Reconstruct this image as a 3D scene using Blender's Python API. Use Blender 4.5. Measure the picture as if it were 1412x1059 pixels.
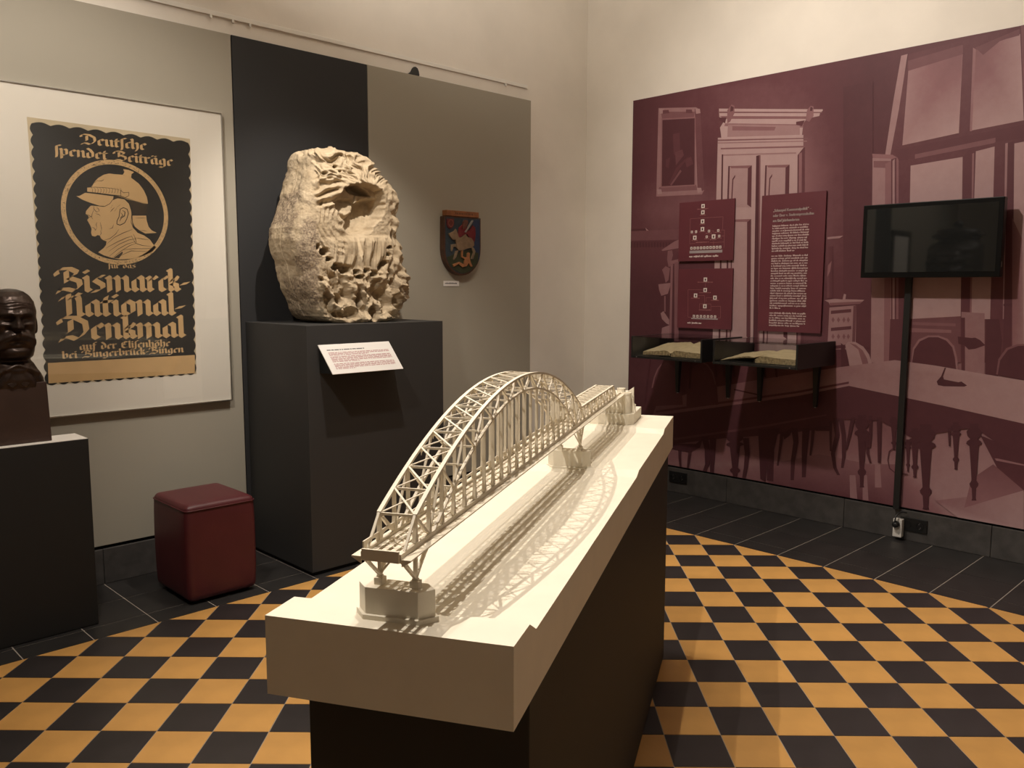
import bpy, bmesh, math, random
from mathutils import Vector, Matrix, noise

# ------------------------------------------------------------------ clean start
for o in list(bpy.data.objects):
    bpy.data.objects.remove(o, do_unlink=True)
S = bpy.context.scene
COL = S.collection

# ------------------------------------------------------------------ camera
CF, CPITCH, CROLL, CYAW, CH = 1163.727, .11504864, .00137842, .0105440, 1.56
_a = math.pi / 4 + CYAW
_F0 = Vector((math.cos(_a), math.sin(_a), 0)); _U0 = Vector((0, 0, 1)); _R0 = _F0.cross(_U0)
CFW = _F0 * math.cos(CPITCH) - _U0 * math.sin(CPITCH)
_U2 = _U0 * math.cos(CPITCH) + _F0 * math.sin(CPITCH)
CRT = _R0 * math.cos(CROLL) + _U2 * math.sin(CROLL)
CUP = -_R0 * math.sin(CROLL) + _U2 * math.cos(CROLL)
CPOS = Vector((0, 0, CH))
cam = bpy.data.cameras.new('camera'); cam.sensor_fit = 'HORIZONTAL'; cam.sensor_width = 36
cam.lens = CF * 36 / 1412; cam.clip_start = .02
camo = bpy.data.objects.new('camera', cam); COL.objects.link(camo)
mw = Matrix.Identity(4)
for i in range(3):
    mw[i][0], mw[i][1], mw[i][2], mw[i][3] = CRT[i], CUP[i], -CFW[i], CPOS[i]
camo.matrix_world = mw
S.camera = camo

# ------------------------------------------------------------------ light and exposure
S.view_settings.view_transform = 'Standard'; S.view_settings.look = 'None'
S.view_settings.gamma = 1; S.view_settings.use_curve_mapping = False
S.view_settings.exposure = 0.0
W = bpy.data.worlds.new('world'); S.world = W; W.use_nodes = True
W.node_tree.nodes['Background'].inputs[0].default_value = (1, .94, .87, 1)
W.node_tree.nodes['Background'].inputs[1].default_value = .015
WARM = (1, .905, .80)
def lamp(name, loc, power, target, size=.035, cone=None, blend=.6, color=WARM):
    l = bpy.data.lights.new(name, 'SPOT'); l.energy = power; l.color = color
    l.shadow_soft_size = size
    l.spot_size = math.radians(cone or 120); l.spot_blend = blend
    o = bpy.data.objects.new(name, l); COL.objects.link(o); o.location = loc
    o.rotation_euler = (Vector(target) - Vector(loc)).to_track_quat('-Z', 'Y').to_euler()
    return o
# track spots above the model, the stone, the poster and the two walls
lamp('spot_or_fill', (.385, 1.853, 3.4), 188, (1.75, .85, .6), .012, 92, .6)
lamp('spot_or_fill', (1.62, 1.61, 3.4), 122, (1.9, 1.45, .9), .012, 84, .5)
lamp('spot_or_fill', (2.75, 2.77, 3.4), 88, (2.7, 1.6, .7), .012, 96, .5)
lamp('spot_or_fill', (2.25, 3.05, 3.5), 165, (2.72, 4.05, 1.6), .015, 62, .7)
lamp('spot_or_fill', (.75, 2.75, 3.5), 160, (1.35, 4.5, 1.5), .05, 84, .7)
lamp('spot_or_fill', (2.7, 2.6, 3.95), 228, (5.3, 2.2, 1.35), .06, 100, .8)
# added fill spots, not known lamps, washing the walls behind the camera and the far end of the poster wall
COOL = (.95, .97, 1.0)
lamp('spot_or_fill', (-.5, -.8, 4.0), 85, (-.5, -2.6, 1.6), .1, 110, .8, COOL)
lamp('spot_or_fill', (2.6, -1.0, 4.0), 55, (2.6, -2.6, 1.6), .1, 110, .8, COOL)
lamp('spot_or_fill', (-1.4, 2.4, 4.0), 150, (-1.6, 4.5, 1.9), .1, 80, .7)  # added so the screen mirrors a brighter wall
def area(name, loc, power, size, color=WARM, target=None):
    l = bpy.data.lights.new(name, 'AREA'); l.energy = power; l.color = color; l.shape = 'DISK'; l.size = size
    o = bpy.data.objects.new(name, l); COL.objects.link(o); o.location = loc
    if target is not None:
        o.rotation_euler = (Vector(target) - Vector(loc)).to_track_quat('-Z', 'Y').to_euler()
    return o
area('bounce_fill', (2.6, 2.6, 3.6), 54, 1.0, (1, .92, .82), (3.4, 3.2, 6))  # added soft fill standing in for ceiling bounce, no known fixture

# ------------------------------------------------------------------ helpers
def px_ray(x, y):
    return CFW + CRT * ((x - 706) / CF) - CUP * ((y - 529.5) / CF)
def on_plane(x, y, ax, val):
    d = px_ray(x, y); return CPOS + d * ((val - CPOS[ax]) / d[ax])
def to_px(P):
    v = Vector(P) - CPOS; k = CF / v.dot(CFW)
    return 706 + v.dot(CRT) * k, 529.5 - v.dot(CUP) * k

MATS = {}
def mat(name, col, rough=.5, metal=0., bump=0., bscale=60., var=0., vscale=8., spec=.5, coat=0., col2=None, detail=4):
    if name in MATS: return MATS[name]
    m = bpy.data.materials.new(name); m.use_nodes = True; nt = m.node_tree
    b = nt.nodes['Principled BSDF']
    b.inputs['Base Color'].default_value = (*col, 1); b.inputs['Roughness'].default_value = rough
    b.inputs['Metallic'].default_value = metal; b.inputs['Specular IOR Level'].default_value = spec
    b.inputs['Coat Weight'].default_value = coat
    if var or bump:
        tc = nt.nodes.new('ShaderNodeTexCoord')
    if var:
        n = nt.nodes.new('ShaderNodeTexNoise'); n.inputs['Scale'].default_value = vscale; n.inputs['Detail'].default_value = detail
        nt.links.new(tc.outputs['Object'], n.inputs['Vector'])
        r = nt.nodes.new('ShaderNodeValToRGB'); e = r.color_ramp.elements
        c2 = col2 or tuple(c * (1 - var) for c in col)
        e[0].position, e[1].position = .35, .65
        e[0].color = (*c2, 1); e[1].color = (*(min(1, c * (1 + var * .3)) for c in col), 1)
        nt.links.new(n.outputs['Fac'], r.inputs['Fac']); nt.links.new(r.outputs['Color'], b.inputs['Base Color'])
    if bump:
        n2 = nt.nodes.new('ShaderNodeTexNoise'); n2.inputs['Scale'].default_value = bscale; n2.inputs['Detail'].default_value = 5
        nt.links.new(tc.outputs['Object'], n2.inputs['Vector'])
        bp = nt.nodes.new('ShaderNodeBump'); bp.inputs['Strength'].default_value = bump; bp.inputs['Distance'].default_value = .004
        nt.links.new(n2.outputs['Fac'], bp.inputs['Height']); nt.links.new(bp.outputs['Normal'], b.inputs['Normal'])
    MATS[name] = m; return m
def glass(name, tint=(1, 1, 1), refl=.06):
    if name in MATS: return MATS[name]
    m = bpy.data.materials.new(name); m.use_nodes = True; nt = m.node_tree; nt.nodes.remove(nt.nodes['Principled BSDF'])
    out = nt.nodes['Material Output']
    t = nt.nodes.new('ShaderNodeBsdfTransparent'); t.inputs[0].default_value = (*tint, 1)
    g = nt.nodes.new('ShaderNodeBsdfGlossy'); g.inputs['Roughness'].default_value = .02
    lw = nt.nodes.new('ShaderNodeLayerWeight'); lw.inputs['Blend'].default_value = .5
    pw = nt.nodes.new('ShaderNodeMath'); pw.operation = 'POWER'; pw.inputs[1].default_value = 4; nt.links.new(lw.outputs['Facing'], pw.inputs[0])
    f = nt.nodes.new('ShaderNodeMath'); f.operation = 'MULTIPLY_ADD'; f.inputs[1].default_value = .9; f.inputs[2].default_value = refl; nt.links.new(pw.outputs[0], f.inputs[0])
    mx = nt.nodes.new('ShaderNodeMixShader')
    nt.links.new(f.outputs[0], mx.inputs[0]); nt.links.new(t.outputs[0], mx.inputs[1]); nt.links.new(g.outputs[0], mx.inputs[2])
    nt.links.new(mx.outputs[0], out.inputs['Surface']); MATS[name] = m; return m
def colmat(name, rough=.6, ramp=None, grain=.0, spec=.3):
    """material that reads the printed ink from a colour attribute"""
    m = bpy.data.materials.new(name); m.use_nodes = True; nt = m.node_tree; b = nt.nodes['Principled BSDF']
    b.inputs['Roughness'].default_value = rough; b.inputs['Specular IOR Level'].default_value = spec
    a = nt.nodes.new('ShaderNodeAttribute'); a.attribute_name = 'ink'
    src = a.outputs['Color']
    if ramp:
        f = a.outputs['Fac']
        if grain:
            tc = nt.nodes.new('ShaderNodeTexCoord')
            n = nt.nodes.new('ShaderNodeTexNoise'); n.inputs['Scale'].default_value = 14; n.inputs['Detail'].default_value = 9
            n.inputs['Roughness'].default_value = .7
            nt.links.new(tc.outputs['Object'], n.inputs['Vector'])
            s1 = nt.nodes.new('ShaderNodeMath'); s1.operation = 'SUBTRACT'; s1.inputs[1].default_value = .5
            nt.links.new(n.outputs['Fac'], s1.inputs[0])
            s2 = nt.nodes.new('ShaderNodeMath'); s2.operation = 'MULTIPLY_ADD'; s2.inputs[1].default_value = grain
            nt.links.new(s1.outputs[0], s2.inputs[0]); nt.links.new(f, s2.inputs[2]); f = s2.outputs[0]
        r = nt.nodes.new('ShaderNodeValToRGB'); e = r.color_ramp.elements
        e[0].color = (*ramp[0], 1); e[1].color = (*ramp[-1], 1)
        for k, c in enumerate(ramp[1:-1]):
            x = e.new((k + 1) / (len(ramp) - 1)); x.color = (*c, 1)
        nt.links.new(f, r.inputs['Fac']); src = r.outputs['Color']
    nt.links.new(src, b.inputs['Base Color']); MATS[name] = m; return m

class MB:
    """collects vertices and faces for ONE mesh"""
    def __init__(s): s.v = []; s.f = []; s.c = []; s.mi = []; s.smooth = False
    def add(s, vs, fs, mi=0):
        o = len(s.v); s.v += [tuple(p) for p in vs]; s.f += [tuple(i + o for i in f) for f in fs]; s.mi += [mi] * len(fs); return s
    def box(s, a, b, mi=0):
        (x0, y0, z0), (x1, y1, z1) = a, b
        return s.add([(x0, y0, z0), (x1, y0, z0), (x1, y1, z0), (x0, y1, z0), (x0, y0, z1), (x1, y0, z1), (x1, y1, z1), (x0, y1, z1)],
                     [(0, 3, 2, 1), (4, 5, 6, 7), (0, 1, 5, 4), (1, 2, 6, 5), (2, 3, 7, 6), (3, 0, 4, 7)], mi)
    def hexa(s, p, mi=0):
        return s.add(p, [(0, 3, 2, 1), (4, 5, 6, 7), (0, 1, 5, 4), (1, 2, 6, 5), (2, 3, 7, 6), (3, 0, 4, 7)], mi)
    def bar(s, p, q, w, h, side, mi=0, w2=None, h2=None):
        """rectangular bar from p to q; w measured along 'side', h across it"""
        p = Vector(p); q = Vector(q); d = (q - p).normalized(); a = Vector(side); a = (a - d * a.dot(d)).normalized(); b = d.cross(a)
        w2 = w if w2 is None else w2; h2 = h if h2 is None else h2
        return s.hexa([p - a * w / 2 - b * h / 2, p + a * w / 2 - b * h / 2, p + a * w / 2 + b * h / 2, p - a * w / 2 + b * h / 2,
                       q - a * w2 / 2 - b * h2 / 2, q + a * w2 / 2 - b * h2 / 2, q + a * w2 / 2 + b * h2 / 2, q - a * w2 / 2 + b * h2 / 2], mi)
    def prism(s, poly, off, mi=0):
        """extrude a planar 3-D polygon by vector off"""
        n = len(poly); off = Vector(off)
        vs = [Vector(p) for p in poly] + [Vector(p) + off for p in poly]
        return s.add(vs, [tuple(range(n - 1, -1, -1)), tuple(range(n, 2 * n))] + [(i, (i + 1) % n, n + (i + 1) % n, n + i) for i in range(n)], mi)
    def poly(s, pts, mi=0, ink=None):
        n = len(pts); s.add(pts, [tuple(range(n))], mi)
        if ink is not None:
            s.c += ([ink] * n if not isinstance(ink, list) else ink)
        return s
    def lathe(s, prof, c, n=24, axis='z', mi=0):
        vs = []; fs = []
        for r, h in prof:
            for k in range(n):
                t = 2 * math.pi * k / n; x, y = r * math.cos(t), r * math.sin(t)
                p = (x, y, h) if axis == 'z' else ((h, x, y) if axis == 'x' else (x, h, y))
                vs.append((c[0] + p[0], c[1] + p[1], c[2] + p[2]))
        m = len(prof)
        for i in range(m - 1):
            for k in range(n):
                fs.append((i * n + k, i * n + (k + 1) % n, (i + 1) * n + (k + 1) % n, (i + 1) * n + k))
        fs.append(tuple(range(n - 1, -1, -1))); fs.append(tuple((m - 1) * n + k for k in range(n)))
        return s.add(vs, fs, mi)
    def tube(s, pts, r, n=8, mi=0):
        pts = [Vector(p) for p in pts]; vs = []; fs = []
        for i, p in enumerate(pts):
            d = (pts[min(i + 1, len(pts) - 1)] - pts[max(i - 1, 0)]).normalized()
            a = d.orthogonal().normalized() if i == 0 else (a - d * a.dot(d)).normalized()
            b = d.cross(a)
            for k in range(n):
                t = 2 * math.pi * k / n; vs.append(p + a * math.cos(t) * r + b * math.sin(t) * r)
        for i in range(len(pts) - 1):
            for k in range(n):
                fs.append((i * n + k, i * n + (k + 1) % n, (i + 1) * n + (k + 1) % n, (i + 1) * n + k))
        fs.append(tuple(range(n - 1, -1, -1))); fs.append(tuple((len(pts) - 1) * n + k for k in range(n)))
        return s.add(vs, fs, mi)
    def blob(s, c, r, n=10, m=7, mi=0):
        c = Vector(c); r = (r, r, r) if isinstance(r, (int, float)) else r
        prof = [(math.sin(math.pi * i / m), -math.cos(math.pi * i / m)) for i in range(m + 1)]
        vs = []; fs = []
        for pr, ph in prof:
            for k in range(n):
                t = 2 * math.pi * k / n
                vs.append((c.x + r[0] * pr * math.cos(t), c.y + r[1] * pr * math.sin(t), c.z + r[2] * ph))
        for i in range(m):
            for k in range(n):
                fs.append((i * n + k, i * n + (k + 1) % n, (i + 1) * n + (k + 1) % n, (i + 1) * n + k))
        return s.add(vs, fs, mi)
    def obj(s, name, mats, parent=None, smooth=False, bevel=0., origin=None, segs=2):
        me = bpy.data.meshes.new(name)
        org = Vector(origin) if origin is not None else (Vector(root_of(parent).location) if parent else Vector((0, 0, 0)))
        me.from_pydata([tuple(Vector(p) - org) for p in s.v], [], s.f)
        mats = mats if isinstance(mats, (list, tuple)) else [mats]
        for m in mats: me.materials.append(m)
        if len(mats) > 1: me.polygons.foreach_set('material_index', s.mi)
        if smooth: me.polygons.foreach_set('use_smooth', [True] * len(me.polygons))
        if s.c:
            a = me.color_attributes.new('ink', 'FLOAT_COLOR', 'POINT')
            for i, c in enumerate(s.c):
                a.data[i].color = (c, c, c, 1) if isinstance(c, (int, float)) else (*c, 1)
        me.update()
        o = bpy.data.objects.new(name, me); COL.objects.link(o)
        if parent: o.parent = parent
        elif origin is not None: o.location = org
        if bevel:
            b = o.modifiers.new('bevel', 'BEVEL'); b.width = bevel; b.segments = segs; b.limit_method = 'ANGLE'; b.angle_limit = math.radians(40)
        return o
def root_of(o):
    while o.parent: o = o.parent
    return o
def tag(o, label=None, cat=None, group=None, kind=None):
    if label: o['label'] = label
    if cat: o['category'] = cat
    if group: o['group'] = group
    if kind: o['kind'] = kind
    return o
def thing(name, loc, label, cat, group=None):
    o = bpy.data.objects.new(name, None); COL.objects.link(o); o.location = loc; o.empty_display_size = .05
    return tag(o, label, cat, group)
def struct(name, mb, m, label, cat='structure', **k):
    o = mb.obj(name, m, **k); tag(o, label, cat, None, 'structure'); return o
def font_mesh(txt, size):
    cu = bpy.data.curves.new('lettering', 'FONT'); cu.body = txt; cu.size = size; cu.resolution_u = 2
    ob = bpy.data.objects.new('lettering', cu); COL.objects.link(ob)
    dg = bpy.context.evaluated_depsgraph_get(); me = bpy.data.meshes.new_from_object(ob.evaluated_get(dg))
    vs = [tuple(v.co) for v in me.vertices]; fs = [tuple(p.vertices) for p in me.polygons]
    bpy.data.objects.remove(ob, do_unlink=True); bpy.data.curves.remove(cu); bpy.data.meshes.remove(me)
    return vs, fs
def in_poly(x, y, P):
    r = False; n = len(P); j = n - 1
    for i in range(n):
        if (P[i][1] > y) != (P[j][1] > y) and x < (P[j][0] - P[i][0]) * (y - P[i][1]) / (P[j][1] - P[i][1]) + P[i][0]: r = not r
        j = i
    return r
def clip(poly, a, b, c):
    """keep the part of a 2-D polygon where a*x+b*y<=c"""
    out = []
    for i in range(len(poly)):
        p, q = poly[i], poly[(i + 1) % len(poly)]
        dp, dq = a * p[0] + b * p[1] - c, a * q[0] + b * q[1] - c
        if dp <= 0: out.append(p)
        if dp * dq < 0:
            t = dp / (dp - dq); out.append((p[0] + (q[0] - p[0]) * t, p[1] + (q[1] - p[1]) * t))
    return out
# ================================================================== THE ROOM
YW, XW = 4.588, 5.33            # wall faces
YP, XP = 4.572, 5.312           # faces of the boards hung on them
X0, Y0, ZC = -6.0, -2.6, 4.7
M_wall = mat('white_plaster', (.80, .745, .665), .85, bump=.8, bscale=7, var=.05, vscale=2.5)
M_grout = mat('grout', (.36, .32, .27), .9)
M_orange = mat('orange_cement_tile', (.62, .33, .095), .42, var=.12, vscale=5, bump=.05, bscale=200)
M_dark = mat('black_cement_tile', (.030, .025, .025), .40, var=.2, vscale=6, bump=.05, bscale=200)
M_border = mat('slate_border_tile', (.026, .024, .023), .42, var=.25, vscale=9, bump=.06, bscale=150)
M_base = mat('basalt_baseboard', (.062, .056, .052), .6, var=.3, vscale=14, bump=.15, bscale=120)
M_greige = mat('greige_panel_paint', (.355, .325, .262), .7, bump=.04, bscale=300)
M_blackp = mat('black_panel_paint', (.020, .020, .021), .7, bump=.04, bscale=300)
M_silver = mat('brushed_aluminium', (.62, .60, .56), .3, 1.0)
M_whitep = mat('white_lacquer', (.80, .77, .71), .45)

struct('wall_left', MB().box((X0, YW, 0), (XW, YW + .3, ZC)), M_wall, 'white plaster wall behind the poster and the stone head', 'wall')
struct('wall_right', MB().box((XW, Y0, 0), (XW + .3, YW + .3, ZC)), M_wall, 'white plaster wall behind the wine-red photo mural', 'wall')
struct('wall_back', MB().box((X0 - .3, Y0 - .3, 0), (X0, YW + .3, ZC)), M_wall, 'white plaster wall behind the camera to the left', 'wall')
struct('wall_front', MB().box((X0, Y0 - .3, 0), (XW + .3, Y0, ZC)), M_wall, 'white plaster wall behind the camera to the right', 'wall')
struct('ceiling', MB().box((X0 - .3, Y0 - .3, ZC), (XW + .3, YW + .3, ZC + .2)), M_wall, 'white ceiling above the exhibition room', 'ceiling')
floor = struct('floor', MB().box((X0, Y0, -.2), (XW, YW, -.0018)), M_grout, 'floor of orange and black chequered tiles with a black border', 'floor')

EX, EY = 4.462, 3.860           # where the chequer stops and the border starts
q2 = math.sqrt(.5)
def cr(c, r): return ((c + r) * q2, (c - r) * q2)
far = MB(); cand = []
TC, TR = .2, .1985
for k in range(-12, 32):
    for m in range(-22, 20):
        c0, r0 = .2 * k + .004, .9021 + TR * m; g = .0016
        P = [cr(c0 + g, r0 + g), cr(c0 + TC - g, r0 + g), cr(c0 + TC - g, r0 + TR - g), cr(c0 + g, r0 + TR - g)]
        full = all(p[0] < EX and p[1] < EY for p in P)
        if not full:
            P = clip(P, 1, 0, EX - g); P = clip(P, 0, 1, EY - g) if P else P
        if len(P) < 3: continue
        cx = sum(p[0] for p in P) / len(P); cy = sum(p[1] for p in P) / len(P)
        if cx < -3.2 or cy < -3.2: continue
        vis = False; area_px = 0
        if cx + cy > .9:
            Q = [to_px((p[0], p[1], 0)) for p in P]
            vis = any(-15 < x < 1427 and 650 < y < 1075 for x, y in Q)
            area_px = abs(sum(Q[i][0] * Q[(i + 1) % len(Q)][1] - Q[(i + 1) % len(Q)][0] * Q[i][1] for i in range(len(Q)))) / 2
        cand.append((-(area_px if vis else 0), k, m, P, full, vis))
cand.sort(key=lambda t: (t[0], t[1], t[2]))
tile_mesh = {}
nt_ = 0
for a, k, m, P, full, vis in cand:
    col = M_orange if (k + m) % 2 == 0 else M_dark
    if vis and nt_ < 296:
        nt_ += 1; cx = sum(p[0] for p in P) / len(P); cy = sum(p[1] for p in P) / len(P)
        if full and col in tile_mesh:
            o = bpy.data.objects.new('floor_tile', tile_mesh[col]); COL.objects.link(o); o.parent = floor
        else:
            o = MB().prism([(p[0] - cx, p[1] - cy, -.006) for p in P], (0, 0, .006)).obj('floor_tile', col, floor)
            if full: tile_mesh[col] = o.data
        o.location = (cx, cy, 0)
    else:
        far.prism([(p[0], p[1], -.006) for p in P], (0, 0, .006), 0 if col is M_orange else 1)
tag(far.obj('chequer_tiling', [M_orange, M_dark], floor), None, None, None, 'stuff')
# border of black tiles along both walls
def btile(x0, y0, x1, y1):
    g = .0028
    MB().box((x0 + g, y0 + g, -.006), (x1 - g, y1 - g, 0)).obj('border_tile', M_border, floor)
P0 = .2828; yj = 3.185; xj = 1.471
rowx = [EX, 4.602, 4.90, XW]
for i in range(3):
    y = yj + P0 * 3
    for k in range(21):
        ya, yb = y - P0 * (k + 1), y - P0 * k
        if yb > (EY if i == 0 else EY) : yb = EY
        if yb - ya < .02 or yb > EY + .001: continue
        if ya < -1.2: break
        btile(rowx[i], ya, rowx[i + 1], yb)
rowy = [EY, 4.003, 4.288, YW]
for i in range(3):
    for k in range(-5, 14):
        xa, xb = xj + P0 * k, xj + P0 * (k + 1)
        xb = min(xb, XW)
        if xb - xa < .02: continue
        if xa > EX - P0 and i == 0 and False: continue
        btile(xa, rowy[i], xb, rowy[i + 1])
MB().box((EX, Y0, -.006), (XW, yj - P0 * 15.0, -.001)).obj('border_slab', M_border, floor)
MB().box((X0, EY, -.006), (xj - P0 * 5, YW, -.001)).obj('border_slab', M_border, floor)

# baseboards of basalt slabs
bl = struct('baseboard_left', MB().box((X0, YW - .004, 0), (XW, YW, .186)), M_base, 'dark basalt skirting under the greige wall boards', 'skirting')
for k in range(-6, 5):
    xa = 1.474 + .872 * k; xb = min(xa + .872, XW - .02)
    if xb - xa < .05: continue
    MB().box((xa + .0012, YW - .02, .0005), (xb - .0012, YW - .004, .188)).obj('stone_slab', M_base, bl, bevel=.003)
br_ = struct('baseboard_right', MB().box((XW - .004, Y0, 0), (XW, YW - .02, .186)), M_base, 'dark basalt skirting under the photo mural', 'skirting')
for k in range(-6, 2):
    ya = 3.198 + .872 * k; yb = min(ya + .872, YW - .022)
    MB().box((XW - .02, ya + .0012, .0005), (XW - .004, yb - .0012, .188)).obj('stone_slab', M_base, br_, bevel=.003)

M_gapshade = mat('gap_shade_black', (.004, .004, .004), .95)  # black strips paint in the shade of the gap under the boards
MB().box((X0, YW - .0035, .186), (4.672, YW, .212)).obj('gap_shade_strip', M_gapshade, bl)
MB().box((XW - .0035, -.9, .186), (XW, 4.106, .212)).obj('gap_shade_strip', M_gapshade, br_)
# boards on the left wall
def board(x0, x1, m, label):
    o = MB().box((x0, YP, .206), (x1, YW - .0038, 2.945)).obj('wall_panel', m, bevel=.0015)
    tag(o, label, 'wall panel', 'boards on the left wall'); return o
board(-.62, 2.288, M_greige, 'wide greige wall board carrying the framed poster')
board(2.294, 3.195, M_blackp, 'tall black wall board behind the stone head')
board(3.198, 4.672, M_greige, 'greige wall board carrying the painted shield')
board(-1.12, -.625, M_blackp, 'narrow black wall board far left of the poster, outside the frame')
board(-3.6, -1.125, M_greige, 'greige wall board at the far left end of the wall, outside the frame')

# hanging rail with hooks
rail = tag(MB().box((-3.6, YW - .014, 3.028), (4.64, YW - .0005, 3.053)).obj('hanging_rail', M_whitep, bevel=.002), 'long white picture rail above the wall boards', 'rail')
for x in (2.180, 2.307, 2.409, 4.411):
    h = MB(); h.box((x - .006, YW - .018, 3.012), (x + .006, YW - .010, 3.029)); h.tube([(x, YW - .013, 3.014), (x, YW - .019, 3.007), (x, YW - .026, 3.010)], .0025, 6)
    h.obj('hook', M_whitep, rail)
# small black fitting on top of the board
kx = 3.576
f = MB()
prof = [(-.058, 0), (-.045, .006), (-.03, .018), (-.018, .040), (-.004, .053), (.010, .056), (.026, .048), (.036, .030), (.040, .008), (.039, 0)]
f.prism([(kx + a, YP + .001, 2.9455 + b) for a, b in prof], (0, .012, 0))
tag(f.obj('wall_fitting', mat('black_plastic', (.012, .013, .012), .35), bevel=.004), 'small black rounded fitting standing on the top edge of the greige board', 'fitting')
# ================================================================== FRAMED POSTER
M_mat = mat('white_mount_card', (.86, .81, .74), .8)
M_paper = mat('aged_poster_paper', (.66, .55, .38), .8, var=.12, vscale=6)
M_ink = mat('black_poster_ink', (.022, .022, .022), .55, var=.2, vscale=5)
M_tan = mat('tan_poster_ink', (.68, .455, .225), .7, var=.06, vscale=10)
M_line = mat('dark_line_ink', (.05, .035, .022), .7)
FX0, FX1, FZ0, FZ1 = 1.066, 2.208, .910, 2.508
pf = thing('framed_poster', (1.637, YP, .910), 'large framed black and tan poster with a helmeted profile, behind the bronze bust', 'poster')
YF = YP - .034                   # front of the frame
YB = YP - .026                   # mount card face
fw = .007
MB().box((FX0, YF, FZ1 - fw), (FX1, YP - .001, FZ1)).obj('frame_rail', M_silver, pf, bevel=.001)
MB().box((FX0, YF, FZ0), (FX1, YP - .001, FZ0 + fw)).obj('frame_rail', M_silver, pf, bevel=.001)
MB().box((FX0, YF, FZ0 + fw), (FX0 + fw, YP - .001, FZ1 - fw)).obj('frame_rail', M_silver, pf, bevel=.001)
MB().box((FX1 - fw, YF, FZ0 + fw), (FX1, YP - .001, FZ1 - fw)).obj('frame_rail', M_silver, pf, bevel=.001)
MB().box((FX0 + fw, YB, FZ0 + fw), (FX1 - fw, YP - .002, FZ1 - fw)).obj('mount', M_mat, pf)
def PP(x, y, lift=0): 
    p = on_plane(x, y, 1, YB - .001); return Vector((p.x, YB - .001 - lift, p.z))
def PPw(pts, lift): return [PP(x, y, lift) for x, y in pts]
# paper sheet
sheet = MB().prism(PPw([(37, 161), (262, 191.5), (271, 515.5), (65, 531)], 0), (0, .0008, 0)).obj('poster_sheet', M_paper, pf)
# black printed field with a scalloped edge
A, B, C_, D = PP(42.5, 168.6), PP(260.5, 196.6), PP(269.6, 515.0), PP(63.6, 530.2)
def edge(a, b, n, amp, nrm, ph=0):
    out = []; N = n * 8
    for i in range(N):
        t = i / N; s = abs(math.sin(math.pi * (t * n + ph)))
        p = a.lerp(b, t) + nrm * amp * (s - .5); out.append(p)
    return out
fld = edge(A, B, 9, .012, Vector((0, 0, 1))) + edge(B, C_, 20, .012, Vector((1, 0, 0))) + edge(C_, D, 14, .012, Vector((0, 0, -1))) + edge(D, A, 22, .012, Vector((-1, 0, 0)))
MB().poly([(p.x, p.y - .0004, p.z) for p in fld]).obj('black_field', M_ink, sheet)
tn = MB(); ln = MB()
tn.poly(PPw([(65.9, 500.6), (268.6, 489.4), (268.6, 514.4), (66.9, 528.6)], .0008))
# medallion
cc = PP(161.0, 293.3); rad = (PP(231.8, 299) - cc).length
rn = random.Random(3)
def ring(r0, r1, n, mb, lift):
    for k in range(n):
        a0, a1 = 2 * math.pi * k / n, 2 * math.pi * (k + 1) / n
        mb.poly([(cc.x + r * math.cos(a), cc.y - lift, cc.z + r * math.sin(a)) for r, a in ((r0, a0), (r1, a0), (r1, a1), (r0, a1))])
ring(rad * .915, rad, 96, tn, .0008)
for k in range(420):             # stippling of the ring
    a = rn.uniform(0, 6.283); r = rad * rn.uniform(.925, .992); w = rad * rn.uniform(.006, .016); t = rn.uniform(0, 3)
    ln.poly([(cc.x + r * math.cos(a) + w * math.cos(t + j * 2.1), cc.y - .0012, cc.z + r * math.sin(a) + w * .6 * math.sin(t + j * 2.1)) for j in range(3)])
def c6(pts, lift): return PPw([(90 + x * .15106, 210 + y * .15106) for x, y in pts], lift)
# head, neck and shoulders, helmet
tn.poly(c6([(232, 488), (258, 488), (300, 492), (350, 498), (392, 478), (430, 436), (480, 420), (540, 430), (580, 470), (602, 540), (606, 610), (612, 650), (620, 690), (660, 735), (720, 760), (775, 800), (800, 838),
            (830, 868), (790, 910), (700, 950), (600, 972), (500, 978), (420, 962), (350, 940), (300, 912), (350, 875), (372, 845), (376, 812), (350, 805), (325, 785), (316, 762), (296, 755), (270, 770), (244, 762), (234, 735), (240, 700),
            (228, 668), (212, 640), (200, 618), (214, 600), (210, 580), (185, 562), (190, 535), (212, 510)], .0008))
tn.poly(c6([(200, 322), (235, 318), (262, 275), (300, 235), (350, 205), (400, 193), (450, 200), (520, 205), (600, 232), (670, 285), (715, 345), (745, 410), (755, 470), (720, 470), (640, 448), (560, 428), (540, 418), (480, 398), (360, 378), (200, 360)], .0008))
tn.poly(c6([(100, 400), (130, 398), (180, 370), (260, 378), (440, 402), (436, 425), (400, 470), (360, 492), (310, 490), (240, 465), (160, 435)], .0009))
tn.poly(c6([(524, 205), (540, 180), (528, 155), (575, 160), (628, 182), (605, 198), (600, 232)], .0008))
tn.poly(c6([(612, 578), (738, 578), (742, 620), (760, 680), (790, 715), (838, 735), (730, 742), (680, 715), (635, 680), (615, 640)], .0010))
def stroke(pts, w, lift=.0013, taper=True):
    P = c6(pts, lift); n = len(P)
    for i in range(n - 1):
        d = P[i + 1] - P[i]; s = Vector((-d.z, 0, d.x)).normalized()
        wa = w * (1 if not taper else (.35 + .65 * math.sin(math.pi * (i + .0) / max(1, n - 1)) if i else .35)); wb = w * (1 if not taper else (.35 + .65 * math.sin(math.pi * (i + 1) / (n - 1))))
        ln.poly([P[i] - s * wa, P[i] + s * wa, P[i + 1] + s * wb, P[i + 1] - s * wb])
k1 = .0014
stroke([(200, 360), (300, 372), (420, 388), (500, 396), (560, 420), (640, 446), (750, 472)], k1)
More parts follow.
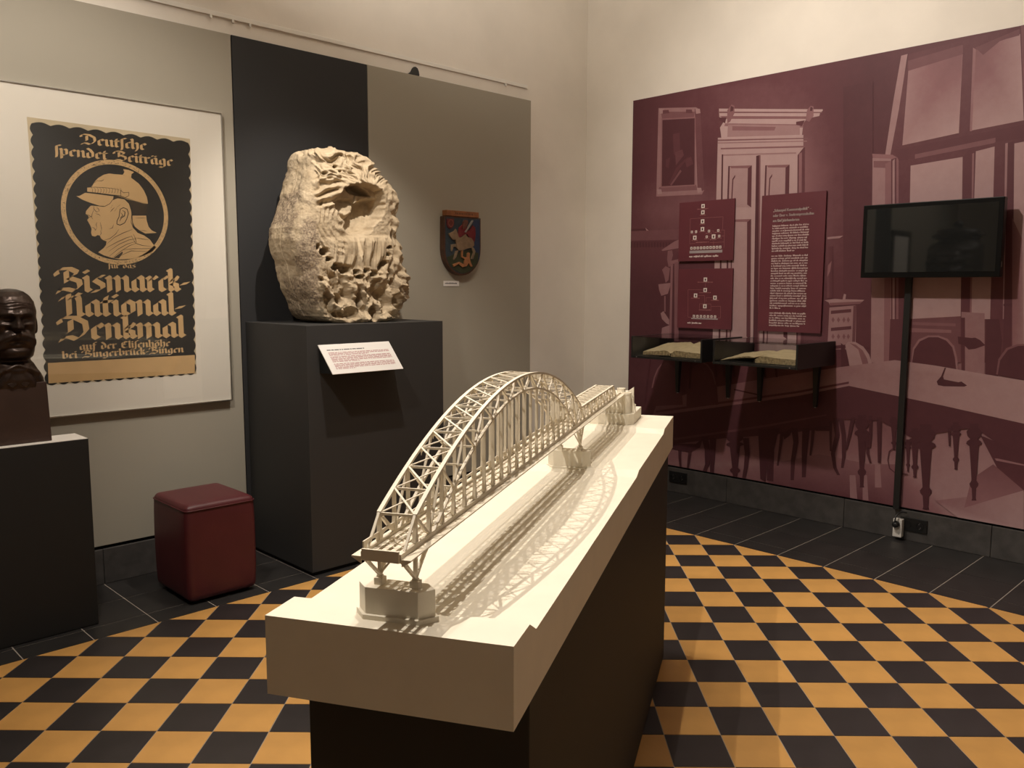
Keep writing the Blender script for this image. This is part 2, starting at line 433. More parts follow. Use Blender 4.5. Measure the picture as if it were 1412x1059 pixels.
stroke([(240, 465), (310, 490), (360, 494), (405, 470), (440, 425)], k1)
stroke([(200, 322), (270, 318), (350, 322), (430, 330), (500, 345)], k1 * .7)
stroke([(290, 262), (330, 262), (355, 248)], k1); stroke([(235, 330), (255, 285), (295, 255)], k1 * .7)
for x in range(235, 500, 26): stroke([(x, 322), (x + 14, 340), (x + 10, 366), (x, 374)], k1 * .6)
stroke([(505, 345), (530, 370), (580, 365), (580, 395), (545, 415), (505, 400), (505, 345)], k1 * .8, taper=False)
ln.poly(c6([(440, 400), (500, 402), (520, 415), (470, 420), (440, 436)], .0012))
ln.poly(c6([(560, 430), (640, 450), (745, 475), (740, 560), (700, 572), (625, 572), (606, 500)], .0009))
# ear
stroke([(500, 520), (530, 505), (565, 520), (575, 560), (560, 610), (540, 645), (500, 665), (470, 655), (472, 625), (490, 590), (495, 550), (500, 520)], k1 * 1.3, taper=False)
stroke([(520, 530), (545, 545), (540, 580), (510, 600), (495, 630)], k1 * 1.8); stroke([(505, 550), (525, 575), (500, 600)], k1 * 1.3)
# face lines
for s in ([(258, 490), (262, 520), (285, 545), (300, 540)], [(285, 500), (305, 520), (310, 545)], [(275, 560), (300, 565), (320, 580)], [(185, 565), (215, 575), (240, 590), (245, 560), (262, 520)],
          [(212, 600), (235, 585), (252, 612)], [(240, 685), (262, 690), (275, 712), (285, 690)], [(320, 715), (328, 740), (312, 765)], [(318, 640), (330, 690), (330, 720)],
          [(350, 805), (410, 785), (460, 745), (490, 700)], [(380, 835), (450, 775), (530, 735), (610, 705)], [(370, 875), (470, 820), (560, 780), (610, 765)], [(395, 905), (490, 840), (580, 800), (640, 790)],
          [(400, 950), (480, 885), (560, 840), (640, 815)], [(430, 965), (510, 900), (590, 850), (650, 830)], [(600, 760), (640, 830), (700, 850), (790, 860)], [(640, 780), (700, 790), (760, 800)], [(620, 745), (640, 790), (650, 830)],
          [(530, 890), (620, 880), (740, 880), (820, 870)], [(510, 940), (600, 900), (740, 905)], [(450, 505), (430, 520), (410, 545)], [(470, 510), (450, 535)], [(430, 480), (415, 510)], [(500, 480), (470, 500)],
          [(605, 560), (600, 640), (620, 690), (670, 735)], [(690, 500), (710, 530), (680, 560)], [(640, 600), (700, 600), (735, 600)], [(680, 715), (720, 715), (745, 720)], [(290, 640), (280, 660), (290, 690)], [(440, 660), (430, 690), (400, 700)]):
    stroke(s, k1)
ln.poly(c6([(440, 965), (520, 905), (525, 920), (490, 968)], .0013))
# ---------- broad-nib lettering
def nib_letters():
    st = lambda x, t=.85: [(x - .1, t + .08), (x, t), (x, .15), (x + .13, .04)]
    L = {}
    L['i'] = ([st(.15), [(.08, 1.28), (.2, 1.18)]], .36)
    L['n'] = ([[(.05, .93), (.15, .85), (.15, .02)], [(.15, .68), (.42, .95), (.55, .82), (.55, .15), (.68, .04)]], .76)
    L['m'] = ([[(.05, .93), (.15, .85), (.15, .02)], [(.15, .68), (.42, .95), (.55, .82), (.55, .02)], [(.55, .68), (.82, .95), (.95, .82), (.95, .15), (1.08, .04)]], 1.16)
    L['u'] = ([[(.05, .93), (.15, .85), (.15, .18), (.28, .04), (.52, .22)], st(.55)], .76)
    L['r'] = ([[(.05, .93), (.15, .85), (.15, .15), (.27, .04)], [(.15, .68), (.36, .95), (.5, .82)]], .56)
    L['e'] = ([[(.15, .72), (.15, .18), (.3, .04), (.52, .2)], [(.15, .72), (.37, .95), (.53, .76), (.17, .46)]], .62)
    L['c'] = ([[(.15, .74), (.15, .18), (.3, .04), (.48, .16)], [(.15, .72), (.35, .94), (.48, .84)]], .5)
    L['o'] = ([[(.36, .96), (.15, .74), (.15, .18), (.32, .04)], [(.32, .94), (.57, .76), (.57, .22), (.32, .04)]], .74)
    L['a'] = ([[(.44, .95), (.15, .72), (.15, .18), (.3, .04), (.52, .22)], [(.40, .95), (.55, .82), (.55, .15), (.68, .04)]], .76)
    L['d'] = ([[(.15, 1.36), (.4, 1.12), (.57, .76), (.57, .22), (.32, .04)], [(.42, .92), (.15, .72), (.15, .18), (.32, .04)]], .74)
    L['b'] = ([[(.05, 1.42), (.15, 1.34), (.15, .18), (.32, .04), (.57, .22), (.57, .74), (.42, .95), (.15, .68)]], .74)
    L['h'] = ([[(.05, 1.42), (.15, 1.34), (.15, .15), (.26, .04)], [(.15, .68), (.42, .95), (.57, .8), (.57, .1), (.4, -.3)]], .74)
    L['l'] = ([[(.05, 1.42), (.15, 1.34), (.15, .15), (.28, .04)]], .36)
    L['k'] = ([[(.05, 1.42), (.15, 1.34), (.15, .15), (.26, .04)], [(.15, .62), (.38, .95), (.5, .84), (.38, .62), (.18, .5)], [(.2, .52), (.45, .4), (.45, .15), (.57, .04)]], .64)
    L['t'] = ([[(.22, 1.2), (.16, .95), (.16, .15), (.28, .04), (.42, .14)], [(.0, .88), (.44, .9)]], .48)
    L['f'] = ([[(.5, 1.34), (.34, 1.42), (.18, 1.28), (.18, .1), (.12, -.3)], [(.02, .86), (.44, .9)]], .46)
    L['S'] = ([[(.5, 1.34), (.34, 1.42), (.18, 1.28), (.18, .1), (.12, -.3)], [(.04, .8), (.18, .86)]], .40)
    L['s'] = ([[(.55, .95), (.36, .95), (.14, .72), (.5, .42), (.5, .2), (.3, .06), (.04, .02)]], .66)
    L['p'] = ([[(.05, .95), (.15, .86), (.15, -.38)], [(.15, .68), (.42, .95), (.57, .8), (.57, .22), (.34, .04), (.15, .14)]], .74)
    L['g'] = ([[(.44, .95), (.15, .72), (.15, .22), (.3, .08), (.52, .22)], [(.40, .95), (.55, .82), (.55, -.12), (.36, -.34), (.08, -.26)]], .74)
    for base, u in (('a', 'A'), ('u', 'U'), ('o', 'O')):
        s, w = L[base]; L[u] = (s + [[(.18, 1.24), (.27, 1.17)], [(.46, 1.24), (.55, 1.17)]], w)
    L['-'] = ([[(.06, .46), (.42, .54)]], .5)
    L[' '] = ([], .5)
    L['B'] = ([[(.06, 1.0), (.02, 1.16), (.2, 1.38), (.6, 1.42), (.92, 1.22), (.82, 1.0), (.55, .86)], [(.46, 1.26), (.46, .6), (.34, .5)], [(.55, .86), (1.0, .66), (1.04, .36), (.78, .06)], [(.06, -.06), (.16, .16), (.44, .18), (.78, .06)]], 1.2)
    L['D'] = ([[(.06, 1.0), (.02, 1.16), (.2, 1.38), (.66, 1.38), (1.08, 1.06), (1.12, .56), (.9, .2), (.68, .02)], [(.48, 1.2), (.48, .56), (.36, .44)], [(.06, -.08), (.16, .14), (.42, .18), (.7, .02)]], 1.28)
    L['N'] = ([[(.02, .98), (.2, 1.24), (.36, 1.3), (.36, .1), (.24, 0)], [(.36, 1.0), (.66, 1.36), (.86, 1.3)], [(.74, 1.2), (.8, 1.0), (.8, .15), (.94, .04)]], 1.02)
    L['E'] = ([[(.8, 1.2), (.5, 1.38), (.18, 1.1), (.18, .3), (.46, .04), (.82, .22)], [(.2, .7), (.62, .74)], [(.46, 1.3), (.46, .9)]], .92)
    return L
LET = nib_letters()
def fraktur(txt, p0, p1, xh, nibw=.27, name='lettering', sp=0.):
    """letters between two baseline points (photo pixels) with an x-height given in pixels"""
    a, b = PP(*p0), PP(*p1); zx = (PP(p0[0], p0[1] - xh) - a).length
    tot = sum(LET[c][1] + sp for c in txt) - sp; u = (b - a) / tot
    mb = MB(); x = 0; nv = (math.cos(.66) * nibw / 2, math.sin(.66) * nibw / 2)
    up = Vector((0, 0, zx))
    for c in txt:
        for s in LET[c][0]:
            for (xa, ya), (xb, yb) in zip(s[:-1], s[1:]):
                q = []
                for (X, Y), g in (((xa, ya), -1), ((xa, ya), 1), ((xb, yb), 1), ((xb, yb), -1)):
                    P = a + u * (x + X + nv[0] * g + .0) + up * (Y + nv[1] * g); q.append((P.x, YB - .0022, P.z))
                mb.poly(q)
        x += LET[c][1] + sp
    return tag(mb.obj(name, M_tan, sheet), None, None, None, 'stuff')
fraktur('DeutSche', (111.5, 198.2), (202.5, 207.3), 9.8, .28)
fraktur('Spendet BeitrAge', (75.2, 213.4), (238.8, 229.2), 10.0, .28)
fraktur('fUr das', (149.3, 369.9), (187.5, 369.6), 4.9, .26)
fraktur('Bismarck-', (78.0, 402.6), (262.0, 401.4), 23.0, .31)
fraktur('National-', (84.0, 436.6), (256.0, 434.0), 23.0, .31)
fraktur('Denkmal', (82.0, 468.8), (256.0, 464.6), 22.5, .31)
fraktur('auf der EliSenhOhe', (109.3, 482.6), (235.0, 477.2), 7.0, .28)
fraktur('bei BingerbrUck-Bingen', (85.6, 494.6), (253.5, 485.6), 7.0, .28)
tag(tn.obj('tan_print', M_tan, sheet), None, None, None, 'stuff')
tag(ln.obj('line_print', M_line, sheet), None, None, None, 'stuff')
MB().box((FX0 + fw, YF + .0035, FZ0 + fw), (FX1 - fw, YF + .0055, FZ1 - fw)).obj('glass_pane', glass('picture_glass', (.98, .98, .97), .05), pf)

# ================================================================== SHIELD AND ITS CARD
M_swood = mat('dark_varnished_wood', (.075, .032, .016), .4, var=.3, vscale=20)
M_splank = mat('orange_brown_plank', (.30, .115, .042), .5, var=.25, vscale=25)
sx, sz = 3.965, 1.86
sh = thing('painted_shield', (sx, YP, 1.655), 'small carved and painted shield with a red-cloaked rider, hung on the greige board', 'shield')
def c5b(x, y): 
    return 590 + x * .13228, 270 + y * .1322
def SQ(x, y, lift):
    px = c5b(x, y); p = on_plane(px[0], px[1], 1, YP - .045); return Vector((p.x, YP - .045 - lift, p.z))
out = [(168, 208), (552, 235), (552, 560)]
for k in range(1, 16):
    t = math.pi * k / 16
    out.append((360 + 192 * math.cos(t) , 560 + 270 * math.sin(t) - (360 - (360 + 192 * math.cos(t))) * -.0))
out.append((166, 560))
body = MB().prism([SQ(x, y, 0) for x, y in out], (0, .044, 0)).obj('shield_body', M_swood, sh, bevel=.003)
def paint(mb, pts, lift): mb.prism([SQ(x, y, lift) for x, y in pts], (0, lift - .0001 if lift > .001 else .0009, 0))
def relief(name, pts, col, lift, rough=.5):
    mb = MB(); mb.prism([SQ(x, y, lift) for x, y in pts], (0, lift, 0))
    return mb.obj(name, mat('paint_' + name, col, rough, var=.2, vscale=40), sh, bevel=.0012)
inn = [(182, 222), (540, 246), (540, 560)] + [(361 + 178 * math.cos(math.pi * k / 16), 560 + 252 * math.sin(math.pi * k / 16)) for k in range(1, 16)] + [(182, 560)]
relief('painted_ground', inn, (.028, .047, .060), .0015)
relief('blue_sky', [(470, 250), (538, 256), (538, 640), (520, 690), (470, 560)], (.016, .035, .085), .002)
relief('grass', [(196, 640), (290, 600), (430, 560), (528, 600), (520, 690), (470, 760), (400, 805), (340, 806), (270, 770), (220, 710)], (.035, .042, .018), .003)
relief('red_cloak', [(300, 400), (320, 330), (355, 300), (390, 305), (420, 370), (460, 310), (485, 330), (490, 400), (480, 480), (440, 460), (400, 400), (370, 410), (310, 440)], (.16, .014, .018), .010)
relief('rider', [(358, 270), (375, 250), (400, 255), (408, 280), (395, 310), (380, 340), (350, 350), (352, 300)], (.14, .05, .03), .016)
relief('horse', [(210, 395), (260, 370), (280, 345), (292, 375), (310, 430), (330, 440), (380, 400), (400, 430), (440, 440), (470, 480), (472, 520), (440, 545), (400, 550), (350, 570), (310, 570), (290, 540), (285, 490), (280, 460), (250, 460), (215, 415)], (.24, .16, .095), .014)
relief('leg', [(232, 510), (288, 500), (300, 540), (260, 530), (245, 580), (234, 575)], (.22, .16, .1), .010)
relief('leg', [(280, 575), (308, 570), (288, 640), (262, 670), (258, 655)], (.22, .16, .1), .010)
relief('leg', [(440, 530), (470, 540), (488, 580), (465, 660), (440, 660), (462, 590)], (.22, .16, .1), .010)
relief('sword', [(452, 256), (460, 262), (382, 385), (370, 378)], (.30, .28, .25), .018, .3)
relief('beggar', [(340, 560), (358, 560), (352, 630), (372, 640), (395, 645), (402, 600), (415, 590), (428, 600), (425, 645), (435, 690), (455, 735), (440, 740), (415, 700), (395, 735), (350, 745), (310, 712), (262, 740), (250, 715), (320, 690), (365, 715), (375, 660), (340, 640)], (.36, .15, .06), .012)
relief('emblem_shield', [(190, 235), (268, 238), (270, 300), (250, 335), (228, 345), (204, 332), (190, 300)], (.11, .014, .016), .006)
mb = MB()
for k in range(16):
    a0, a1 = 2 * math.pi * k / 16, 2 * math.pi * (k + 1) / 16
    mb.prism([SQ(232 + r * math.cos(a), 286 + r * 1.45 * math.sin(a), .009) for r, a in ((20, a0), (30, a0), (30, a1), (20, a1))], (0, .004, 0))
for a in (0, .785, 1.571, 2.356):
    mb.prism([SQ(232 + 25 * math.cos(a) - 3 * math.sin(a), 286 + 1.4 * (25 * math.sin(a) + 3 * math.cos(a)), .008), SQ(232 + 25 * math.cos(a) + 3 * math.sin(a), 286 + 1.4 * (25 * math.sin(a) - 3 * math.cos(a)), .008),
              SQ(232 - 25 * math.cos(a) + 3 * math.sin(a), 286 - 1.4 * (25 * math.sin(a) + 3 * math.cos(a)), .008), SQ(232 - 25 * math.cos(a) - 3 * math.sin(a), 286 - 1.4 * (25 * math.sin(a) - 3 * math.cos(a)), .008)], (0, .003, 0))
mb.obj('wheel_emblem', mat('paint_wheel', (.19, .05, .035), .5), sh)
pk = MB().prism([SQ(192, 146, .004), SQ(528, 174, .004), SQ(530, 232, .004), SQ(192, 205, .004)], (0, .048, 0)).obj('name_plank', M_splank, sh, bevel=.002)
rn = random.Random(9); mb = MB()
x = 285
while x < 460:
    w = rn.uniform(8, 16); y = 183 + (x - 285) * .08
    mb.prism([SQ(x, y - rn.uniform(7, 14), .0048), SQ(x + w * .5, y - 10, .0048), SQ(x + w * .6, y + rn.uniform(6, 14), .0048), SQ(x + 2, y + 8, .0048)], (0, .0007, 0)); x += w + 3
tag(mb.obj('carved_lettering', M_swood, pk), None, None, None, 'stuff')
# little card under it
M_card = mat('white_card', (.74, .70, .66), .7)
M_cink = mat('grey_ink', (.16, .15, .15), .8)
p0, p1 = on_plane(611.2, 387.3, 1, YP), on_plane(632.5, 394.5, 1, YP)
cd = tag(MB().box((p0.x, YP - .004, p1.z), (p1.x, YP - .0005, p0.z)).obj('label_card', M_card, origin=(p0.x, YP, p1.z)), 'tiny white label card on the greige board just under the painted shield', 'label')
rn = random.Random(4); mb = MB(); x = p0.x + .012
while x < p1.x - .025:
    w = rn.uniform(.003, .006); mb.box((x, YP - .0045, p0.z - .022), (x + w, YP - .0041, p0.z - .022 + rn.uniform(.008, .012))); x += w + .0015
tag(mb.obj('lettering', M_cink, cd), None, None, None, 'stuff')
# ================================================================== PHOTO MURAL ON THE RIGHT WALL
MY0, MY1, MZ0, MZ1 = -.9, 4.106, .203, 2.97
M_mural = colmat('mural_print', .55, [(.052, .016, .021), (.118, .040, .049), (.25, .118, .128), (.46, .310, .308), (.76, .62, .60)], grain=.10, spec=.25)
M_medge = mat('mural_board_edge', (.10, .03, .04), .6)
mu = tag(MB().box((XP, MY0, MZ0), (XW - .0038, MY1, MZ1)).obj('photo_mural', M_medge, origin=(XP, (MY0 + MY1) / 2, MZ0)), 'wall-high wine-red photo print of an old council room, behind the display cases and screen', 'mural')
pr = MB(); _lay = [0]
def Q(pts, tone):
    """one printed patch, outlined in photo pixels, laid on the mural board"""
    _lay[0] += 1; x = XP - .0003 - _lay[0] * .00003
    P = []
    for px, py in pts:
        p = on_plane(px, py, 0, XP); P.append((x, max(MY0, min(MY1, p.y)), max(MZ0, min(MZ1, p.z))))
    pr.poly(P, 0, tone)
def grid_patch(xs, ys, tones):
    for i in range(len(xs) - 1):
        for j in range(len(ys) - 1):
            a = [(xs[i], ys[j]), (xs[i + 1], ys[j]), (xs[i + 1], ys[j + 1]), (xs[i], ys[j + 1])]
            t = [tones[j][i], tones[j][i + 1], tones[j + 1][i + 1], tones[j + 1][i]]
            _lay[0] += 0; P = []
            for px, py in a:
                p = on_plane(px, py, 0, XP); P.append((XP - .0003, max(MY0, min(MY1, p.y)), max(MZ0, min(MZ1, p.z))))
            pr.poly(P, 0, t)
# soft background tones
grid_patch([855, 900, 960, 990, 1040, 1110, 1150, 1200, 1250, 1330, 1412, 1700], [0, 60, 120, 170, 230, 290, 340, 400, 470, 560, 640, 740, 800, 1000],
 [[.20, .20, .22, .24, .24, .24, .20, .16, .20, .25, .25, .25],
  [.20, .22, .24, .26, .26, .24, .20, .15, .20, .25, .25, .25],
  [.16, .20, .25, .28, .30, .26, .20, .15, .20, .25, .25, .25],
  [.15, .20, .26, .26, .34, .34, .24, .16, .20, .25, .25, .25],
  [.15, .22, .24, .20, .4, .46, .28, .20, .22, .25, .25, .25],
  [.26, .34, .40, .34, .4, .48, .30, .22, .25, .25, .25, .25],
  [.24, .26, .28, .2, .4, .36, .28, .22, .3, .3, .3, .3],
  [.13, .13, .14, .2, .4, .3, .24, .22, .4, .4, .4, .4],
  [.12, .13, .14, .18, .3, .3, .24, .22, .5, .5, .5, .5],
  [.16, .2, .24, .26, .3, .3, .3, .3, .5, .5, .5, .5],
  [.45, .52, .54, .54, .54, .54, .55, .56, .56, .58, .58, .58],
  [.35, .44, .5, .5, .46, .40, .34, .30, .38, .62, .66, .66],
  [.2, .2, .2, .2, .2, .2, .2, .24, .5, .66, .66, .66],
  [.2, .2, .2, .2, .2, .2, .2, .24, .5, .66, .66, .66]])
# --- framed painting on the left
Q([(908, 149), (960, 148), (966, 152), (971, 262), (968, 268), (905, 271)], .55)
Q([(958, 150), (966, 152), (971, 262), (962, 266)], .30)
Q([(911, 154), (958, 154), (957, 163), (913, 164)], .38); Q([(909, 258), (960, 255), (962, 262), (907, 265)], .40)
Q([(912, 163.5), (959, 161), (959, 256), (911, 259)], .50)
Q([(913.5, 165.5), (958, 163), (957.5, 254.5), (912.5, 257)], .13)
Q([(928, 185), (937, 183), (938, 208), (934, 219), (929, 212)], .24); Q([(931, 210), (941, 206), (943, 214), (932, 228)], .28)
Q([(944, 220), (953, 216), (956, 226), (947, 231)], .25); Q([(918, 220), (924, 217), (922, 232), (918, 230)], .22)
Q([(922, 254), (932, 232), (944, 220), (950, 216), (936, 234), (925, 254)], .22); Q([(938, 234), (940, 236), (926, 256), (924, 255)], .36)
for x, y in ((912, 153), (962, 153), (909, 264), (964, 262)):
    Q([(x - 3, y - 3), (x + 3, y - 3), (x + 4, y + 3), (x - 2, y + 4)], .62)
Q([(914, 152), (922, 151.5), (923, 156), (914, 157)], .28); Q([(946, 151), (954, 151), (955, 156), (946, 156)], .28)
# --- fireplace mantel left
Q([(868, 316), (893, 315), (897, 319), (868, 319)], .12); Q([(890, 314), (895, 318), (898, 320), (892, 320)], .6)
Q([(868, 319), (937, 316), (937, 330), (868, 332)], .34); Q([(868, 333), (937, 331), (937, 339), (868, 342)], .20)
for x in range(870, 925, 4): Q([(x, 334), (x + 2, 334), (x + 2, 341), (x, 341)], .12)
Q([(912, 345), (930, 333), (937, 330), (937, 342), (914, 346)], .5)
Q([(921, 346), (927, 345), (928, 352), (926, 360), (929, 366), (922, 368), (920, 358)], .42)
Q([(924, 360), (937, 357), (937, 363), (925, 364)], .46)
Q([(913, 372), (918, 367), (924, 370), (922, 386), (918, 390), (916, 380)], .44)
Q([(908, 392), (925, 390), (924, 396), (921, 405), (912, 408), (909, 400)], .52)
Q([(916, 408), (918, 408), (918, 430), (916, 430)], .45); Q([(911, 432), (915, 429), (923, 441), (923, 448), (919, 446), (913, 440)], .56)
Q([(913, 452), (924, 448), (925, 458), (920, 462), (922, 470), (916, 470), (912, 462)], .54)
Q([(925, 366), (928, 366), (926, 470), (923, 470)], .48); Q([(930, 362), (936, 361), (936, 470), (930, 470)], .40)
# --- tall white panelled door with cornice
Q([(990, 190), (1108, 186), (1106, 500), (982, 500)], .72)
Q([(991.5, 149.8), (1134.7, 150.8), (1134.5, 153), (1131, 155.5), (1130, 160), (1113, 163.5), (1108, 170), (1106, 187), (995, 191), (993, 176), (998, 168), (992, 161)], .74)
Q([(992, 153.8), (1134, 154.4), (1134, 156), (992, 156)], .38); Q([(992, 160), (1120, 160.5), (1112, 164), (1000, 164)], .45); Q([(1000, 170), (1108, 171.5), (1107, 176), (999, 174)], .52)
Q([(1004, 172), (1103, 173), (1103, 186), (1003, 189)], .60); Q([(1010, 174), (1070, 175), (1068, 180), (1010, 180)], .48)
Q([(1003, 152), (1009, 144), (1013, 146), (1013, 156), (1007, 168), (1003, 170)], .45); Q([(1008, 146), (1012, 148), (1011, 153), (1007, 154)], .16)
Q([(1113, 152), (1118, 146), (1122, 147), (1122, 160), (1116, 168), (1111, 166)], .50); Q([(1118, 147), (1121, 149), (1120, 153), (1117, 153)], .16)
Q([(992, 162), (1002, 162), (1000, 170), (992, 166)], .2); Q([(1098, 168), (1110, 166), (1106, 174), (1098, 172)], .25)
Q([(990, 192.5), (1114, 190), (1114, 191.5), (990, 194.5)], .42); Q([(990, 196.5), (1113, 194), (1113, 195.4), (990, 198)], .55); Q([(994, 204), (1110, 201), (1109, 203.4), (994, 206)], .46); Q([(997, 213), (1098, 210), (1098, 212), (997, 215)], .58)
Q([(1108, 204), (1110, 203), (1108, 500), (1098, 500), (1100, 214)], .26); Q([(1102, 212), (1106, 210), (1104, 500), (1100, 500)], .50)
Q([(995.5, 213), (997.5, 213), (993, 500), (990.5, 500)], .16)
Q([(1043, 215), (1047.2, 214), (1045, 500), (1038, 500)], .14); Q([(1047.2, 214), (1049, 214), (1047, 500), (1045, 500)], .42)
for a, b, yy0, yy1 in ((1004.5, 1037, 229, 286), (1055.5, 1089, 228, 284), (1003, 1036, 303, 468), (1054, 1087, 303, 468)):
    Q([(a, yy0), (b, yy0 - 1), (b - 1, yy1), (a - 2, yy1)], .66)
    Q([(a, yy0), (a + 2.2, yy0), (a + .4, yy1), (a - 2, yy1)], .20); Q([(b - 5.5, yy0 + 2), (b, yy0 - 1), (b - 1, yy1), (b - 6.5, yy1 - 4)], .22)
    Q([(a + 2, yy0), (b, yy0 - 1), (b - 5, yy0 + 3), (a + 4, yy0 + 3)], .46)
    Q([(a + 5.5, yy0 + 18), (a + 9.5, yy0 + 12), (a + 9.5, yy0 + 15), (a + 7, yy0 + 19), (a + 5, yy1), (a + 3.5, yy1)], .24)
# right of the door the wall turns dark
Q([(1163, 120), (1204, 112), (1204, 480), (1163, 480)], [.14, .15, .22, .22])
# small shelf and tiled stove
Q([(1141, 327), (1163, 325), (1158, 328.5), (1141, 330)], .6)
Q([(1141, 340), (1149, 340), (1149, 411), (1141, 411)], [.3, .2, .2, .34]); Q([(1142, 366), (1147, 360), (1145, 374), (1141, 382)], .5)
Q([(1137, 414), (1152, 412), (1162, 413), (1164, 405), (1167, 406), (1166, 412.5), (1192, 413.5), (1186, 419), (1145, 421.5), (1143, 417)], .60)
Q([(1144, 417.5), (1190, 415.5), (1186, 419), (1145, 421.5)], .40)
Q([(1144, 424), (1181, 421), (1180, 482), (1141, 482)], .56); Q([(1177, 422), (1181, 421), (1179, 482), (1175, 482)], .30)
for y in (428.5, 452, 477): Q([(1146, y), (1174, y - 2.5), (1174, y + 2), (1146, y + 4.5)], .22)
for y in (441, 464):
    for x in (1149, 1156.5, 1164, 1170): Q([(x - 2.2, y), (x, y - 4), (x + 2.2, y), (x, y + 4)], .40)
# --- big window on the right
Q([(1253, 75), (1412, 32), (1560, 0), (1560, 500), (1226, 500), (1226, 216), (1231, 190)], .26)
Q([(1243, 77), (1252, 74.5), (1240, 150), (1228, 214), (1221, 213), (1232, 140)], .60)
Q([(1203, 212), (1231, 213.5), (1237, 217), (1229, 220), (1204, 219)], .5)
Q([(1203.5, 218), (1229, 219), (1229, 500), (1201, 500)], .58); Q([(1205, 222), (1228, 222), (1228, 232), (1205, 231)], .40); Q([(1221, 226), (1229, 222), (1228, 500), (1219, 500)], .48)
Q([(1231, 222), (1234, 219), (1234, 500), (1231, 500)], .60); Q([(1236.5, 217), (1239.5, 218), (1239, 500), (1236, 500)], .45)
Q([(1253, 96), (1327.7, 62), (1327.7, 74.5), (1322.5, 183.5), (1244.6, 200.5)], [.56, .40, .66, .70, .62])
Q([(1252.5, 84), (1327, 62), (1327.7, 75), (1252.5, 98)], .34)
Q([(1345, 69), (1407, 47), (1412, 166), (1340, 180)], [.40, .62, .70, .66]); Q([(1342, 66), (1346, 68), (1340.5, 181), (1337.5, 181)], .52)
Q([(1345, 66), (1406, 40), (1406, 49), (1380, 56), (1356, 76)], .32)
Q([(1408.5, 33), (1414, 31), (1416, 166), (1412.5, 166)], .36); Q([(1415, 40), (1480, 20), (1480, 150), (1418, 166)], .68)
Q([(1233, 207), (1412, 172), (1560, 142), (1560, 162), (1412, 190), (1240, 222)], .24); Q([(1262, 213), (1373, 190), (1373, 197), (1262, 219)], .40)
Q([(1256, 228.5), (1327.7, 216.5), (1325, 436), (1252, 440)], .68)
Q([(1345, 209), (1372.5, 202), (1370, 440), (1336, 440)], .66); Q([(1327.7, 217), (1336, 207), (1346, 206), (1338, 440), (1326, 440)], .24); Q([(1341, 212), (1343.5, 211), (1340, 440), (1337.5, 440)], .48)
Q([(1386.5, 198), (1390, 197), (1387, 440), (1383, 440)], .56); Q([(1399, 198), (1480, 182), (1480, 500), (1396, 500)], .66)
Q([(1372, 196), (1384, 194), (1380, 500), (1364, 500)], .26); Q([(1390, 197), (1399, 195), (1394, 500), (1383, 500)], .20)
Q([(1325, 436), (1252, 440), (1252, 500), (1325, 500)], .34); Q([(1254, 452), (1312, 455), (1312, 459), (1254, 458)], .5); Q([(1258, 444), (1318, 446), (1318, 450), (1258, 448)], .44)
Q([(1326, 430), (1358, 432), (1358, 520), (1326, 520)], .54); Q([(1326, 438), (1331, 438), (1331, 512), (1326, 512)], .2)
Q([(1394, 418), (1400, 417), (1400, 424), (1394, 424)], .16); Q([(1384, 419), (1396, 419), (1396, 422), (1384, 422)], .16); Q([(1396, 300), (1410, 330), (1412, 500), (1396, 500)], [.4, .55, .58, .5])  # last patch: the screen's cast shadow painted into the print tones
Q([(1365, 440), (1371, 440), (1371, 470), (1366, 476)], .42)
# --- far chairs and curtain
Q([(1228, 440), (1250, 440), (1250, 500), (1226, 500)], .24)
Q([(1166, 476), (1170, 471), (1180, 471.5), (1191, 478), (1199, 489), (1203, 502), (1172, 505)], .62); Q([(1172, 473), (1180, 475), (1190, 483), (1196, 494), (1198, 502), (1190, 503), (1184, 482)], .44)
Q([(1160, 473), (1165, 477), (1171, 505), (1160, 508)], .15)
Q([(1257, 500), (1259, 480), (1267, 468), (1280, 462.5), (1294, 462.5), (1307, 467), (1316, 477), (1320, 492), (1322, 512), (1258, 505)], .52)
Q([(1258, 500), (1261, 482), (1269, 470.5), (1281, 465), (1294, 465), (1305, 469.5), (1313.5, 479), (1317, 493), (1319, 511), (1258, 504)], .17)
Q([(1321, 464), (1340, 466), (1345, 465.5), (1352, 469), (1359, 476), (1345, 481), (1336, 482), (1330, 476), (1322, 474)], .14)
Q([(1360, 440), (1378, 440), (1382, 470), (1376, 520), (1359, 518)], .16)
Q([(1374, 516), (1377, 495), (1388, 480), (1403, 474.5), (1420, 474), (1440, 482), (1440, 530)], .40); Q([(1376, 517), (1379.5, 497), (1390, 482.5), (1404, 477), (1420, 476.5), (1440, 484), (1440, 530)], .15)
# --- table top
Q([(905, 560), (960, 538), (1080, 518), (1160, 506), (1234, 496.5), (1290, 504), (1359, 516), (1412, 524.5), (1480, 535), (1480, 598), (1412, 584), (1300, 559), (1171, 532), (1100, 546), (1000, 560), (900, 574)],
  [.36, .40, .46, .54, .60, .64, .66, .66, .66, .66, .66, .62, .58, .50, .42, .36])
